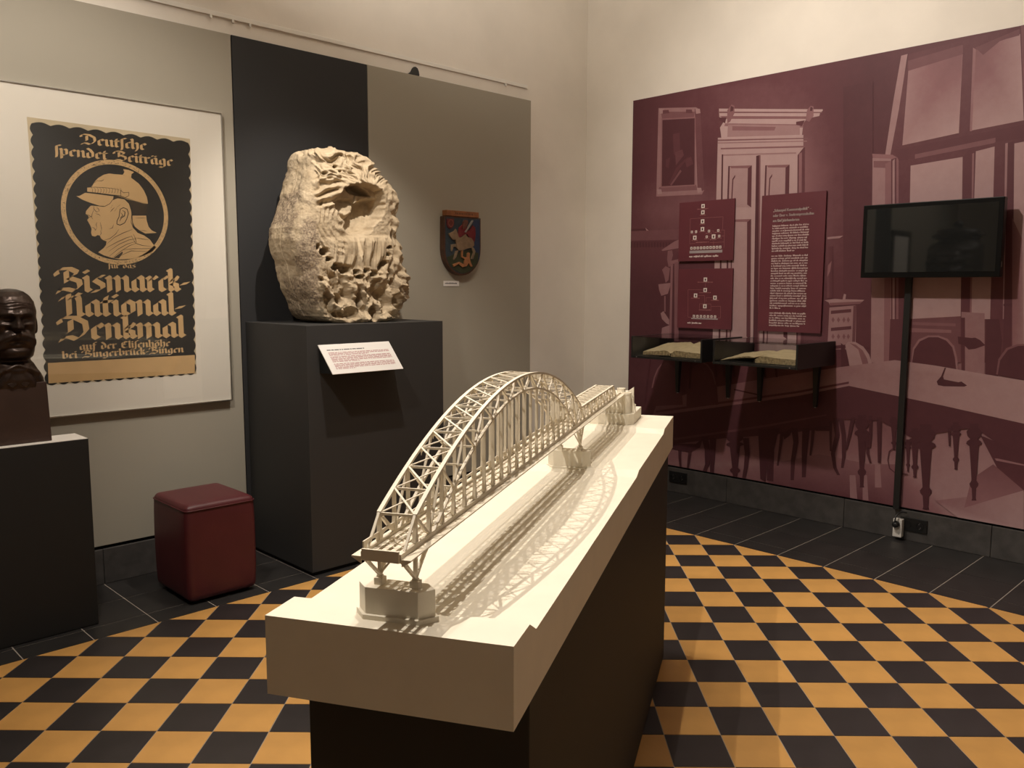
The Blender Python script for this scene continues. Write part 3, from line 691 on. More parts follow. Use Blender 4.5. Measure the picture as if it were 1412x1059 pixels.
# left run of chairs seen over the table
for x0, w in ((900, 40), (947, 42)):
    Q([(x0, 560), (x0 + 1, 525), (x0 + w * .25, 505), (x0 + w * .5, 499), (x0 + w * .75, 506), (x0 + w, 530), (x0 + w + 2, 558)], .24)
for k, (x0, y0) in enumerate(((899, 535),)):
    Q([(x0, y0), (x0 + 3, 520), (x0 + 8, 508), (x0 + 14, 501), (x0 + 14, 503), (x0 + 9, 510), (x0 + 4.5, 521), (x0 + 1.5, 535)], .42)
Q([(968, 498), (976, 502), (984, 513), (988, 530), (986.6, 530), (982, 514), (975, 504), (968, 500)], .34)
Q([(952, 500), (955, 500), (953, 536), (950, 536)], .1)
for x in (985, 996, 1010, 1052, 1068): Q([(x, 500), (x + 3, 500), (x + 5, 520), (x + 2, 520)], .12)
Q([(868, 470), (900, 472), (880, 640), (860, 640)], [.14, .16, .12, .10])
Q([(1013, 536), (1045, 543), (1045, 545), (1013, 538)], .12)
# tilted bell stand on the table
Q([(1303, 507), (1305, 507), (1301, 519), (1302, 523), (1322, 527), (1326, 526), (1334, 531.5), (1330, 533), (1302, 532.5), (1294, 531), (1292, 526), (1298, 519)], .10)
# --- table skirt and its lit lower edge
Q([(900, 574), (1000, 560), (1100, 546), (1171, 532), (1300, 559), (1412, 584), (1480, 598), (1480, 632), (1412, 626), (1372, 608), (1344, 590), (1326, 592), (1290, 598), (1278, 606), (1255, 602), (1214, 580), (1160, 578), (1130, 592), (1060, 600), (1000, 604), (930, 612), (890, 612)], .14)
Q([(930, 604), (1000, 594), (1060, 585), (1140, 571), (1140, 573), (1060, 588), (1000, 597), (930, 607)], .28)
Q([(905, 566), (1000, 553), (1100, 539), (1171, 526), (1171, 529), (1100, 542), (1000, 556), (905, 569)], .24)
Q([(1372, 608), (1412, 626), (1480, 640), (1480, 720), (1412, 678), (1378, 650), (1352, 600)], [.12, .12, .12, .30, .24, .16, .12])
Q([(1372, 632), (1376, 632), (1412, 640), (1480, 655), (1480, 657), (1412, 642), (1374, 635)], .52)
# --- shadows and shine on the boards under the table
Q([(1060, 640), (1130, 626), (1200, 640), (1240, 640), (1240, 712), (1180, 700), (1060, 672)], [.42, .44, .46, .42, .28, .24, .30])
Q([(1290, 690), (1412, 676), (1412, 731), (1320, 722)], [.50, .62, .66, .66]); Q([(1330, 700), (1340, 660), (1370, 640), (1412, 676), (1370, 688)], [.5, .42, .34, .44, .5])
for x0, x1, y0, y1 in ((1207, 1214, 640, 672), (1172, 1180, 655, 700), (1190, 1196, 655, 690)): Q([(x0, y0), (x1, y0), (x1 + 2, y1), (x0, y1)], .54)
# --- silhouettes of legs
DK = .085
def turned(x, y0, y1, w, t=DK):
    h = y1 - y0
    L = [(0, .55), (.05, .5), (.10, .9), (.16, .8), (.20, .45), (.23, .85), (.26, .95), (.29, .55), (.5, .42), (.74, .3), (.78, .55), (.81, .5), (.84, .28), (.97, .22), (1, .3)]
    Q([(x - w * b, y0 + h * a) for a, b in L] + [(x + w * b, y0 + h * a) for a, b in reversed(L)], t)
turned(1189, 572, 672, 11); turned(1277, 585, 702, 15); turned(1343.5, 584, 690, 11.5); turned(1318.5, 582, 647, 8); turned(1233, 575, 620, 7); turned(1262, 590, 658, 9); turned(1014, 596, 662, 13)
turned(1252.5, 606, 650, 5)
Q([(1046, 592), (1076, 590), (1072, 602), (1068, 620), (1067, 664), (1058, 662), (1058, 640), (1056, 664), (1049, 660)], DK)
def chleg(pts, w):
    n = len(pts); L = []; R = []
    for i, (x, y) in enumerate(pts):
        ww = w * (1 - .45 * i / (n - 1)); L.append((x - ww, y)); R.append((x + ww, y))
    Q(L + R[::-1], DK)
chleg([(972, 602), (976, 620), (976, 640), (972, 652)], 4.5); chleg([(984, 604), (983, 630), (982, 656)], 4.5); chleg([(938, 612), (938, 632), (939, 645)], 2.4); chleg([(954, 612), (951, 630), (949, 645)], 2.6)
chleg([(1029, 604), (1031, 625), (1029, 645), (1026, 660)], 4); chleg([(1096, 590), (1098, 610), (1094, 635), (1093, 662)], 4.2); chleg([(1112, 590), (1110, 620), (1109, 658)], 5); chleg([(1079, 596), (1076, 620), (1073, 642)], 2.4); chleg([(1122, 590), (1120, 612), (1118, 628)], 2.4)
chleg([(1152, 576), (1155, 600), (1149, 625), (1152, 645), (1157, 655)], 3.6); chleg([(1160, 576), (1164, 600), (1164, 630), (1162, 645)], 3.4); chleg([(1146, 580), (1146, 605), (1146, 622)], 2); chleg([(1177, 575), (1172, 600), (1167, 620)], 3); chleg([(1201, 573), (1201, 600), (1200, 617)], 2.6); chleg([(1213, 575), (1213, 605), (1213, 638)], 3.6)
chleg([(1196, 600), (1197, 625), (1201, 638)], 2.6); chleg([(1309.5, 590), (1309.5, 602), (1310, 615)], 2.2)
Q([(1224, 634), (1226, 622), (1231, 618), (1231, 619.5), (1227, 623), (1225.5, 634), (1228, 645), (1236, 652), (1252, 653), (1252, 654.5), (1236, 653.6), (1226.5, 646)], .16)
Q([(925, 612), (960, 612), (970, 604), (966, 617), (950, 623), (926, 618)], DK); Q([(1080, 598), (1094, 588), (1090, 600), (1082, 606)], DK); Q([(1120, 590), (1145, 586), (1145, 594), (1126, 594)], DK)
pr.obj('photo_print', M_mural, mu)

# ================================================================== INFORMATION BOARDS
M_red = mat('wine_red_board', (.118, .021, .031), .6, var=.08, vscale=5)
M_redE = mat('dark_board_edge', (.035, .008, .010), .6)
M_wt = mat('white_print', (.72, .62, .58), .7)
M_bt = mat('pale_pink_print', (.56, .43, .41), .7)
M_gt = mat('grey_print', (.34, .29, .29), .7)
M_pt = mat('pink_print', (.36, .15, .15), .7)
XI = XP - .022
def iboard(y0, y1, z0, z1, label):
    b = MB().box((XI, y0, z0), (XP - .0095, y1, z1)).obj('information_board', M_red, origin=(XP, (y0 + y1) / 2, z0), bevel=.001)
    return tag(b, label, 'information board', 'wine-red boards on the mural')
def words(mb, y, z, h, length, rn, x, dens=1.):
    """a line of small illegible body text as word-shaped runs of strokes"""
    end = y - length
    while y > end + h:
        wl = rn.choice((2, 3, 4, 5, 6, 8, 10, 11)) * h * .52; wl = min(wl, y - end)
        yy = y
        while yy > y - wl + h * .3:
            s = rn.uniform(.28, .5) * h; hh = h * rn.choice((.62, .62, .66, .66, 1.0)); lo = z - (h * .3 if rn.random() < .08 else 0)
            mb.poly([(x, yy, lo), (x, yy - s, lo), (x, yy - s, z + hh), (x, yy, z + hh)]); yy -= s + h * .12
        y -= wl + h * .42
tb = iboard(2.528, 2.982, 1.258, 2.173, 'tall wine-red text board with white print, right of the two diagram boards')
rn = random.Random(12); mb = MB()
def Tl(px, py): p = on_plane(px, py, 0, XI); return p.y, p.z
for txt, zt in (('\u201eSchauspiel Kommunalpolitik\u201c \u2013', 0), ('oder Einer v. Stadtratsprotokollen', 1), ('aus f\u00fcnf Jahrhunderten', 2)):
    vs, fs = font_mesh(txt, .026)
    y0, z0 = 2.896, 2.060 - zt * .0335
    k = .80
    for dx in (0, .0009, .0018):
        mb.add([(XI - .0006, y0 - v[0] * k - dx, z0 + v[1]) for v in vs], [f[::-1] for f in fs])
tag(mb.obj('heading', M_wt, tb), None, None, None, 'stuff')
mb = MB(); z = 1.962; LW = .262; yl = 2.896
for blk in (11, 22, 6):
    for i in range(blk):
        l = LW if i < blk - 1 else LW * {11: .64, 22: .30, 6: .88}[blk]
        words(mb, yl, z, .0105, l, rn, XI - .0006); z -= .01665
    z -= .0165
tag(mb.obj('body_text', M_bt, tb), None, None, None, 'stuff')
def diagram(b, fz, marks, lines, bar, caps, zmarks):
    o = b
    mb = MB(); ic = MB(); gl = MB(); gy = MB()
    for x, y, w in marks:
        p = fz(x, y); h = w / 2
        mb.poly([(XI - .0006, p[0] + h, p[1] - h), (XI - .0006, p[0] - h, p[1] - h), (XI - .0006, p[0] - h, p[1] + h), (XI - .0006, p[0] + h, p[1] + h)])
        g = w * .16
        ic.poly([(XI - .0009, p[0] + g, p[1] - h * .6), (XI - .0009, p[0] - g, p[1] - h * .6), (XI - .0009, p[0] - g * 1.3, p[1] + h * .2), (XI - .0009, p[0], p[1] + h * .65), (XI - .0009, p[0] + g * 1.3, p[1] + h * .2)])
    for (xa, ya), (xb, yb) in lines:
        a, c = Vector((XI - .0005, *fz(xa, ya))), Vector((XI - .0005, *fz(xb, yb)))
        d = (c - a).normalized(); s = Vector((0, -d.z, d.y)) * .0007
        gl.poly([a - s, a + s, c + s, c - s])
    (xa, ya), (xb, yb) = bar; a, c = fz(xa, ya), fz(xb, yb)
    gy.poly([(XI - .0005, a[0], a[1]), (XI - .0005, c[0], a[1]), (XI - .0005, c[0], c[1]), (XI - .0005, a[0], c[1])])
    rn = random.Random(5)
    for x0, y0, x1, hh in caps:
        a, c = fz(x0, y0), fz(x1, y0)
        words(mb if hh > .009 else gl, a[0], a[1] - hh * .5, hh, a[0] - c[0], rn, XI - .0006)
    for q_, n_, m_ in ((mb, 'white_icons', M_wt), (ic, 'icon_marks', M_redE), (gl, 'diagram_lines', M_pt)): tag(q_.obj(n_, m_, o), None, None, None, 'stuff')
    gy.obj('grey_bar', M_gt, o)
def fz1(x, y):
    """crop units of the upper board to wall coordinates"""
    p = on_plane(930 + x * .08973, 270 + y * .0897, 0, XI); return p.y, p.z
def fz2(x, y):
    p = on_plane(930 + x * .08973, 362 + y * .0897, 0, XI); return p.y, p.z
b1 = iboard(3.190, 3.648, 1.745, 2.172, 'upper wine-red board with a branching diagram of white icons')
diagram(b1, fz1, [(440, 158, .028), (437, 253, .028), (433, 393, .029), (431, 512, .029), (269, 556, .017), (333, 552, .017), (313, 643, .029), (532, 542, .017), (673, 533, .017), (497, 630, .017), (602, 626, .030), (688, 619, .017)]
        + [(262 + 49 * k, 806 - 2 * k, .019) for k in range(10)],
        [((250, 352), (745, 322)), ((245, 352), (235, 740)), ((748, 322), (738, 520)), ((238, 738), (320, 730)), ((545, 720), (760, 710)), ((562, 540), (605, 540)), ((604, 540), (604, 590)), ((700, 527), (770, 525)), ((770, 525), (762, 800)), ((715, 618), (768, 616)), ((520, 630), (560, 628)), ((431, 460), (431, 485)), ((434, 345), (434, 365)), ((602, 690), (600, 760))],
        ((232, 845), (735, 870)), [(355, 205, 520, .006), (390, 297, 480, .006), (390, 437, 470, .006), (385, 552, 470, .006), (260, 590, 350, .004), (265, 686, 355, .006), (480, 575, 580, .005), (620, 562, 720, .005), (460, 660, 540, .005), (545, 673, 650, .006), (655, 650, 725, .005), (330, 715, 535, .007), (228, 932, 680, .0125)], None)
b2 = iboard(3.188, 3.644, 1.257, 1.690, 'lower wine-red board with a sparser diagram, above the left display case')
diagram(b2, fz2, [(476, 262, .029), (473, 422, .029), (325, 507, .029), (623, 540, .029), (468, 672, .029)] + [(300 + 54 * k, 824 + 1.5 * k, .018) for k in range(7)],
        [((475, 320), (475, 375)), ((210, 418), (440, 420)), ((210, 418), (208, 840)), ((208, 840), (260, 842)), ((360, 507), (462, 508)), ((462, 508), (465, 630)), ((490, 540), (585, 540)), ((487, 540), (487, 600)), ((565, 675), (710, 672)), ((710, 672), (707, 850)), ((707, 850), (670, 852)), ((385, 635), (560, 637)), ((385, 635), (383, 715)), ((560, 637), (560, 715))],
        ((258, 848), (665, 880)), [(360, 300, 590, .006), (380, 461, 560, .006), (258, 546, 390, .006), (558, 578, 685, .006), (376, 725, 565, .007), (200, 922, 412, .0125)], None)
for b in (b1, b2, tb):
    y0, y1 = b.bound_box[0][1] + b.location.y, b.bound_box[6][1] + b.location.y; z0, z1 = b.bound_box[0][2] + b.location.z, b.bound_box[6][2] + b.location.z
    for yy in (y0 + .05, y1 - .05):
        for zz in (z0 + .05, z1 - .05): MB().box((XP - .0098, yy - .012, zz - .012), (XP - .0044, yy + .012, zz + .012)).obj('spacer', M_redE, b)
# ================================================================== SCREEN, CABLE COVER, SOCKETS
M_blk = mat('black_case_lacquer', (.012, .012, .012), .45)
M_tvb = mat('black_screen_bezel', (.006, .006, .006), .3, spec=.2)
M_scr = mat('dark_screen_glass', (.014, .015, .015), .03, spec=1.0)
XT = 5.175
def tp(x, y): p = on_plane(x, y, 0, XT); return p.y, p.z
ty1, tz1 = tp(1191, 283.5); ty0, tz0 = tp(1378.5, 382)
tv = thing('wall_screen', (XP, (ty0 + ty1) / 2, tz0), 'switched-off flat black screen on the photo mural at the top of a black cable cover', 'screen')
bz = .026
mb = MB(); mb.box((XT, ty0, tz0), (XT + .052, ty1, tz1)); mb.obj('housing', M_tvb, tv, bevel=.004)
mb = MB()
mb.hexa([(XT + .052, ty0 + .012, tz0 + .015), (XT + .052, ty1 - .012, tz0 + .015), (XT + .115, ty1 - .05, tz0 + .05), (XT + .115, ty0 + .03, tz0 + .05),
         (XT + .052, ty0 + .012, tz1 - .015), (XT + .052, ty1 - .012, tz1 - .015), (XT + .115, ty1 - .05, tz1 - .05), (XT + .115, ty0 + .03, tz1 - .05)])
mb.obj('rear_cover', M_tvb, tv, bevel=.004)
MB().box((XT + .115, (ty0 + ty1) / 2 - .16, tz0 + .1), (XP - .0065, (ty0 + ty1) / 2 + .16, tz1 - .1)).obj('wall_bracket', M_blk, tv)
MB().box((XT - .0015, ty0 + bz, tz0 + bz + .006), (XT + .001, ty1 - bz, tz1 - bz)).obj('screen_pane', M_scr, tv)
M_led = mat('pale_button', (.4, .4, .4), .4)
MB().box((XT + .012, ty0 - .0012, tz0 + .055), (XT + .018, ty0, tz0 + .085)).obj('side_button', M_led, tv)
pole = tag(MB().box((XP - .034, 1.968, .190), (XP - .0066, 2.006, 1.628)).obj('cable_cover', M_blk, origin=(XP, 1.987, .19), bevel=.003), 'straight black cable cover running down the mural from the screen to the skirting', 'cable cover')
M_sock = mat('black_socket', (.008, .008, .008), .35)
XB = XW - .02
def socket(yc, zc, label, skip=None):
    t = thing('wall_socket', (XB, yc, zc - .041), label, 'socket', 'black sockets in the skirting')
    mb = MB(); mb.box((XB - .010, yc - .08, zc - .041), (XB - .0003, yc + .08, zc + .041)); mb.obj('socket_plate', M_sock, t, bevel=.002)
    for s in (-1, 1):
        y = yc + s * .038; mb = MB()
        mb.lathe([(.0235, -.0102), (.0235, -.0135), (.0195, -.0135), (.0195, -.0106)], (XB, y, zc), 24, 'x'); mb.obj('socket_ring', M_sock, t)
        if s != skip:
            mb = MB()
            for dz in (-.0095, .0095): mb.lathe([(.0026, -.0103), (.0026, -.0118)], (XB, y + dz * .5, zc + dz), 8, 'x')
            for dz in (-.0185, .0185): mb.box((XB - .0128, y - .003, zc + dz - .002), (XB - .0104, y + .003, zc + dz + .002))
            mb.obj('contacts', mat('steel_contact', (.5, .5, .48), .3, 1.0), t)
    return t
socket(3.613, .121, 'black double wall socket in the skirting at the far end of the white slab')
socket(1.885, .106, 'black double wall socket in the skirting under the screen, beside a white timer plug', 1)
tm = thing('timer_plug', (XB - .05, 1.945, .03), 'small white plug-in timer with a round black plug in it, below the screen', 'timer plug')
yc = 1.965
MB().box((XB - .052, yc - .027, .022), (XB - .0140, yc + .027, .136)).obj('timer_housing', mat('white_plastic', (.66, .63, .58), .45), tm, bevel=.004)
MB().box((XB - .0535, yc - .008, .128), (XB - .046, yc - .001, .141)).obj('rocker', mat('white_plastic', (.6, .6, .58), .45), tm)
MB().lathe([(.002, -.0538), (.002, -.0521)], (XB, yc - .012, .043), 8, 'x').obj('indicator_lamp', M_blk, tm)
pl_ = MB().lathe([(.019, -.0522), (.021, -.060), (.019, -.082), (.010, -.090)], (XB, yc + .003, .106), 20, 'x').obj('power_plug', M_blk, tm, smooth=True)
cb = MB(); cb.tube([(XB - .082, yc + .003, .112), (XB - .086, yc + .002, .135), (XB - .078, yc + .001, .158), (XB - .06, yc - .005, .175), (XB - .036, yc - .015, .181), (XB - .022, yc - .03, .178), (XB - .016, yc - .04, .176)], .0045, 8)
tag(cb.obj('power_cable', M_blk, origin=(XB, yc, .11), smooth=True), 'short black power cable looping from the cable cover into the white timer plug', 'cable')

# ================================================================== WALL DISPLAY CASES WITH BOOKS
M_glass = glass('case_glass', (.97, .98, .97), .06)
M_page = mat('old_page_paper', (.60, .48, .30), .85, var=.12, vscale=18)
M_edge = mat('ragged_page_edges', (.42, .31, .17), .9, var=.45, vscale=60)
M_leather = mat('dark_leather_cover', (.045, .028, .016), .6, var=.3, vscale=30)
def case(y0, y1, label, legs):
    xf, xb, zb, zt = 4.80, XP - .0066, 1.058, 1.212
    t = thing('display_case', (XP, (y0 + y1) / 2, zb), label, 'display case', 'black cases on the mural')
    MB().box((xf, y0 + .014, zb), (xb, y1 - .014, zb + .016)).obj('tray', M_blk, t, bevel=.0015)
    MB().box((xf, y0, zb), (xb, y0 + .013, zt)).obj('side_panel', M_blk, t, bevel=.0015)
    MB().box((xf, y1 - .013, zb), (xb, y1, zt)).obj('side_panel', M_blk, t, bevel=.0015)
    MB().box((xf, y0 + .0135, zt - .0065), (xb, y1 - .0135, zt - .0005)).obj('glass_top', M_glass, t)
    MB().box((xf, y0 + .0135, zb + .0165), (xf + .005, y1 - .0135, zt - .007)).obj('glass_front', M_glass, t)
    for y in (y0 + .05, y1 - .05): MB().lathe([(.004, -.001), (.004, .0008)], (xf - .0006, y, zb + .009), 10, 'x').obj('screw', mat('steel_contact', (.5, .5, .48), .3, 1.0), t)
    for y in legs:
        x = 5.262; a, b = .0205, .0115
        MB().hexa([(x - b, y - b, zb - .282), (x + b, y - b, zb - .282), (x + b, y + b, zb - .282), (x - b, y + b, zb - .282),
                   (x - a, y - a, zb - .0005), (x + a, y - a, zb - .0005), (x + a, y + a, zb - .0005), (x - a, y + a, zb - .0005)]).obj('leg', M_blk, t, bevel=.002)
        MB().lathe([(.006, -.004), (.006, 0)], (x, y, zb - .2822), 10).obj('foot_stud', mat('steel_contact', (.5, .5, .48), .3, 1.0), t)
    return zb + .016
def book(pl_, ps_, pr_, z0, label, seed, hl, hr, slope, lift):
    """open book on a sloping rest; its front edge runs between three photo columns (left, gutter, right)"""
    x0, x1 = 4.865, 5.165
    yl, ys, yr = (on_plane(p, 488, 0, x0).y for p in (pl_, ps_, pr_))
    t = thing('open_book', ((x0 + x1) / 2, ys, z0), label, 'book', 'open books in the wall cases'); rn = random.Random(seed)
    sl = lambda x: .004 + (x - x0) * slope
    MB().prism([(x0 - .004, yr - .004, z0 + .0003), (x1 + .004, yr - .004, z0 + .0003), (x1 + .004, yr - .004, z0 + sl(x1)), (x0 - .004, yr - .004, z0 + sl(x0))], (0, yl - yr + .008, 0)).obj('book_rest', M_blk, t)
    def half(ya, yb, h0, h1, up):
        N, K = 18, 10; vs = []; fs = []
        for i in range(N + 1):
            u = i / N; y = ya + (yb - ya) * u
            h = h0 + (h1 - h0) * u + .006 * math.sin(math.pi * min(1, u * 1.6)) * (1 - u)
            if u < .12: h *= .55 + .45 * (u / .12)
            for k in range(K + 1):
                w = k / K; jx = rn.uniform(-.003, .003) if k in (0, K) else 0
                x = x0 + (x1 - x0) * w + jx; yy = y + (rn.uniform(-.003, .003) if i == N else 0)
                b = z0 + sl(x) + .0006 + up * math.sin(math.pi * .5 * (1 - u)) * (1 - .3 * w)
                vs.append((x, yy, b)); vs.append((x, yy, b + h + rn.uniform(-.0012, .0012) * (k in (0, K))))
        idx = lambda i, k, tp_: (i * (K + 1) + k) * 2 + tp_
        top = MB(); side = MB()
        top.add(vs, [(idx(i, k, 1), idx(i, k + 1, 1), idx(i + 1, k + 1, 1), idx(i + 1, k, 1)) for i in range(N) for k in range(K)])
        f2 = [(idx(i, k, 0), idx(i + 1, k, 0), idx(i + 1, k, 1), idx(i, k, 1)) for i in range(N) for k in (0, K)]
        for k in range(K): f2 += [(idx(N, k, 0), idx(N, k + 1, 0), idx(N, k + 1, 1), idx(N, k, 1)), (idx(0, k, 0), idx(0, k + 1, 0), idx(0, k + 1, 1), idx(0, k, 1))]
        f2 += [(idx(i, k, 0), idx(i, k + 1, 0), idx(i + 1, k + 1, 0), idx(i + 1, k, 0)) for i in range(N) for k in range(K)]
        side.add(vs, f2)
        o = side.obj('page_block', M_edge, t); top.obj('top_page', M_page, o)
    half(ys + .004, yl, hl[0], hl[1], lift); half(ys - .002, yr, hr[0], hr[1], 0)
    MB().prism([(x0 - .003, ys + .004, z0 + sl(x0)), (x0 - .003, ys - .002, z0 + sl(x0)), (x0 - .003, ys - .002, z0 + sl(x0) + hr[0] * .6), (x0 - .003, ys + .004, z0 + sl(x0) + hr[0] * .5)], (x1 - x0, 0, (x1 - x0) * slope)).obj('spine', M_leather, t)
zc = case(3.105, 3.692, 'left black wall case with a glass top and two tapering feet, nearest the white corner', (3.605, 3.178))
zc = case(2.430, 3.022, 'right black wall case with a glass top, nearest the screen, black end panel visible', (2.932, 2.528))
book(887, 925, 967, zc, 'thick old open book with ragged page edges in the left wall case', 3, (.030, .024), (.040, .034), .16, .006)
book(994, 1041, 1098, zc, 'old open book with a thick right half in the right wall case', 5, (.006, .004), (.040, .034), .10, .030)

# ================================================================== PLINTHS
M_pl = mat('dark_grey_plinth_paint', (.034, .033, .032), .65, bump=.03, bscale=250)
M_pl2 = mat('black_plinth_paint', (.0115, .011, .0105), .7, bump=.03, bscale=250)
M_gap = mat('black_recess', (.006, .006, .006), .9)
def plinth(name, x0, x1, y0, y1, z, m, label, rec=.012, h=.018):
    t = thing(name, ((x0 + x1) / 2, (y0 + y1) / 2, 0), label, 'plinth')
    MB().box((x0 + rec, y0 + rec, .0), (x1 - rec, y1 - rec * .2, h)).obj('recessed_base', M_gap, t)
    MB().box((x0, y0, h), (x1, y1, z)).obj('plinth_body', m, t, bevel=.002)
    return t
plinth('plinth', 2.318, 3.241, 3.903, YP - .001, 1.355, M_pl, 'big dark grey plinth in front of the black wall board, under the stone head', .012, .02)
lp = plinth('plinth', .755, 1.265, 4.032, 4.215, .8735, M_pl2, 'narrow black plinth at the left edge with a white top, under the bronze bust', .002, .004)
MB().box((.757, 4.034, .8735), (1.263, 4.213, .8755)).obj('top_sheet', mat('white_top_sheet', (.80, .76, .70), .6), lp)

# ================================================================== POUF
def rounded_box(w, d, h, r, n=5):
    """closed rounded box with a slightly bulging top"""
    bm = bmesh.new(); bmesh.ops.create_cube(bm, size=1)
    for v in bm.verts: v.co = Vector((v.co.x * w, v.co.y * d, v.co.z * h))
    bmesh.ops.bevel(bm, geom=list(bm.edges), offset=r, segments=n, profile=.5, affect='EDGES')
    return bm
M_leath = mat('wine_red_leatherette', (.092, .016, .020), .42, bump=.12, bscale=120, var=.1, vscale=6)
pt = thing('cube_stool', (1.837, 4.146, 0), 'wine-red upholstered cube stool on the black border tiles', 'stool')
bm = rounded_box(.362, .41, .487, .030, 5)
bmesh.ops.subdivide_edges(bm, edges=[e for e in bm.edges if e.calc_length() > .15], cuts=6, use_grid_fill=True)
for v in bm.verts:
    if v.co.z > .22: v.co.z += .006 * (1 - (v.co.x / .181) ** 2) * (1 - (v.co.y / .205) ** 2)
    if abs(v.co.z) < .2: 
        b = .004 * (1 - (v.co.z / .243) ** 2)
        v.co.x += b * (1 if v.co.x > 0 else -1) * (abs(v.co.x) > .15); v.co.y += b * (1 if v.co.y > 0 else -1) * (abs(v.co.y) > .17)
    v.co.z += .257
me = bpy.data.meshes.new('cushion'); bm.to_mesh(me); bm.free(); me.materials.append(M_leath); me.polygons.foreach_set('use_smooth', [True] * len(me.polygons))
o = bpy.data.objects.new('cushion', me); COL.objects.link(o); o.parent = pt
def seam(z, r=.0022):
    P = []; w, d, rr = .1835, .2075, .03
    for cx, cy, a0 in ((w - rr, d - rr, 0), (-w + rr, d - rr, 90), (-w + rr, -d + rr, 180), (w - rr, -d + rr, 270)):
        for k in range(6):
            a = math.radians(a0 + k * 18); P.append((1.837 + cx + rr * math.cos(a), 4.146 + cy + rr * math.sin(a), z))
    P.append(P[0]); return P
MB().tube(seam(.474), .0026, 6).obj('seam', M_leath, pt, smooth=True)
mb = MB()
for sx_ in (-1, 1):
    for sy_ in (-1, 1): mb = MB().lathe([(.022, 0), (.022, .016)], (1.837 + sx_ * .13, 4.146 + sy_ * .15, .0), 14); mb.obj('foot', M_gap, pt)

# ================================================================== SLOPING TEXT BOARD ON THE PLINTH
sg = thing('text_board', (2.62, 3.90, 1.1), 'white sloping text board fixed to the front of the big dark grey plinth', 'text board')
TL, TR = Vector((2.378, 3.893, 1.2515)), Vector((2.836, 3.893, 1.2515)); BL, BR = Vector((2.402, 3.792, 1.102)), Vector((2.860, 3.792, 1.102))
nn = (TR - TL).cross(BL - TL).normalized(); nn = -nn if nn.y > 0 else nn
M_sign = mat('white_text_board', (.84, .81, .77), .5)
bd = MB().prism([TL, TR, BR, BL], -nn * .004).obj('board', M_sign, sg)
def SP(u, v, l=.0004): return TL + (TR - TL) * u + (BL - TL) * v + nn * l
rn = random.Random(7); pk = MB(); gk = MB()
def swords(mb, u0, u1, v, h):
    u = u0
    while u < u1:
        wl = min(rn.choice((.02, .035, .05, .06, .08)), u1 - u); mb.poly([SP(u, v), SP(u + wl, v), SP(u + wl, v - h), SP(u, v - h)]); u += wl + .009
M_pr = mat('dull_red_ink', (.46, .20, .20), .8)
swords(gk, .08, .60, .21, .032)
for v0, n_, last in ((.30, 3, .62), (.44, 5, .46), (.68, 5, .35)):
    for i in range(n_): swords(pk, .08, .93 if i < n_ - 1 else last, v0 + i * .041, .020)
tag(gk.obj('heading', M_cink, bd), None, None, None, 'stuff'); tag(pk.obj('body_text', M_pr, bd), None, None, None, 'stuff')
for x in (2.392, 2.84):
    MB().prism([(x, 3.9032, 1.245), (x, 3.9032, 1.10), (x + .01, 3.803, 1.104), (x + .01, 3.806, 1.109)], (.006, 0, 0)).obj('bracket', M_blk, sg)
# ================================================================== BRONZE BUST
M_bronze = mat('dark_brown_bronze', (.052, .033, .025), .36, .55, bump=.25, bscale=70, var=.35, vscale=16)
M_block = mat('brown_bronze_block', (.055, .030, .022), .5, .2, bump=.08, bscale=90, var=.15, vscale=8)
bx, by = 1.010, 4.135
bust = thing('bronze_bust', (bx, by, .8758), 'dark bronze bust of a bald moustached man on a brown block at far left', 'bust')
mb = MB()
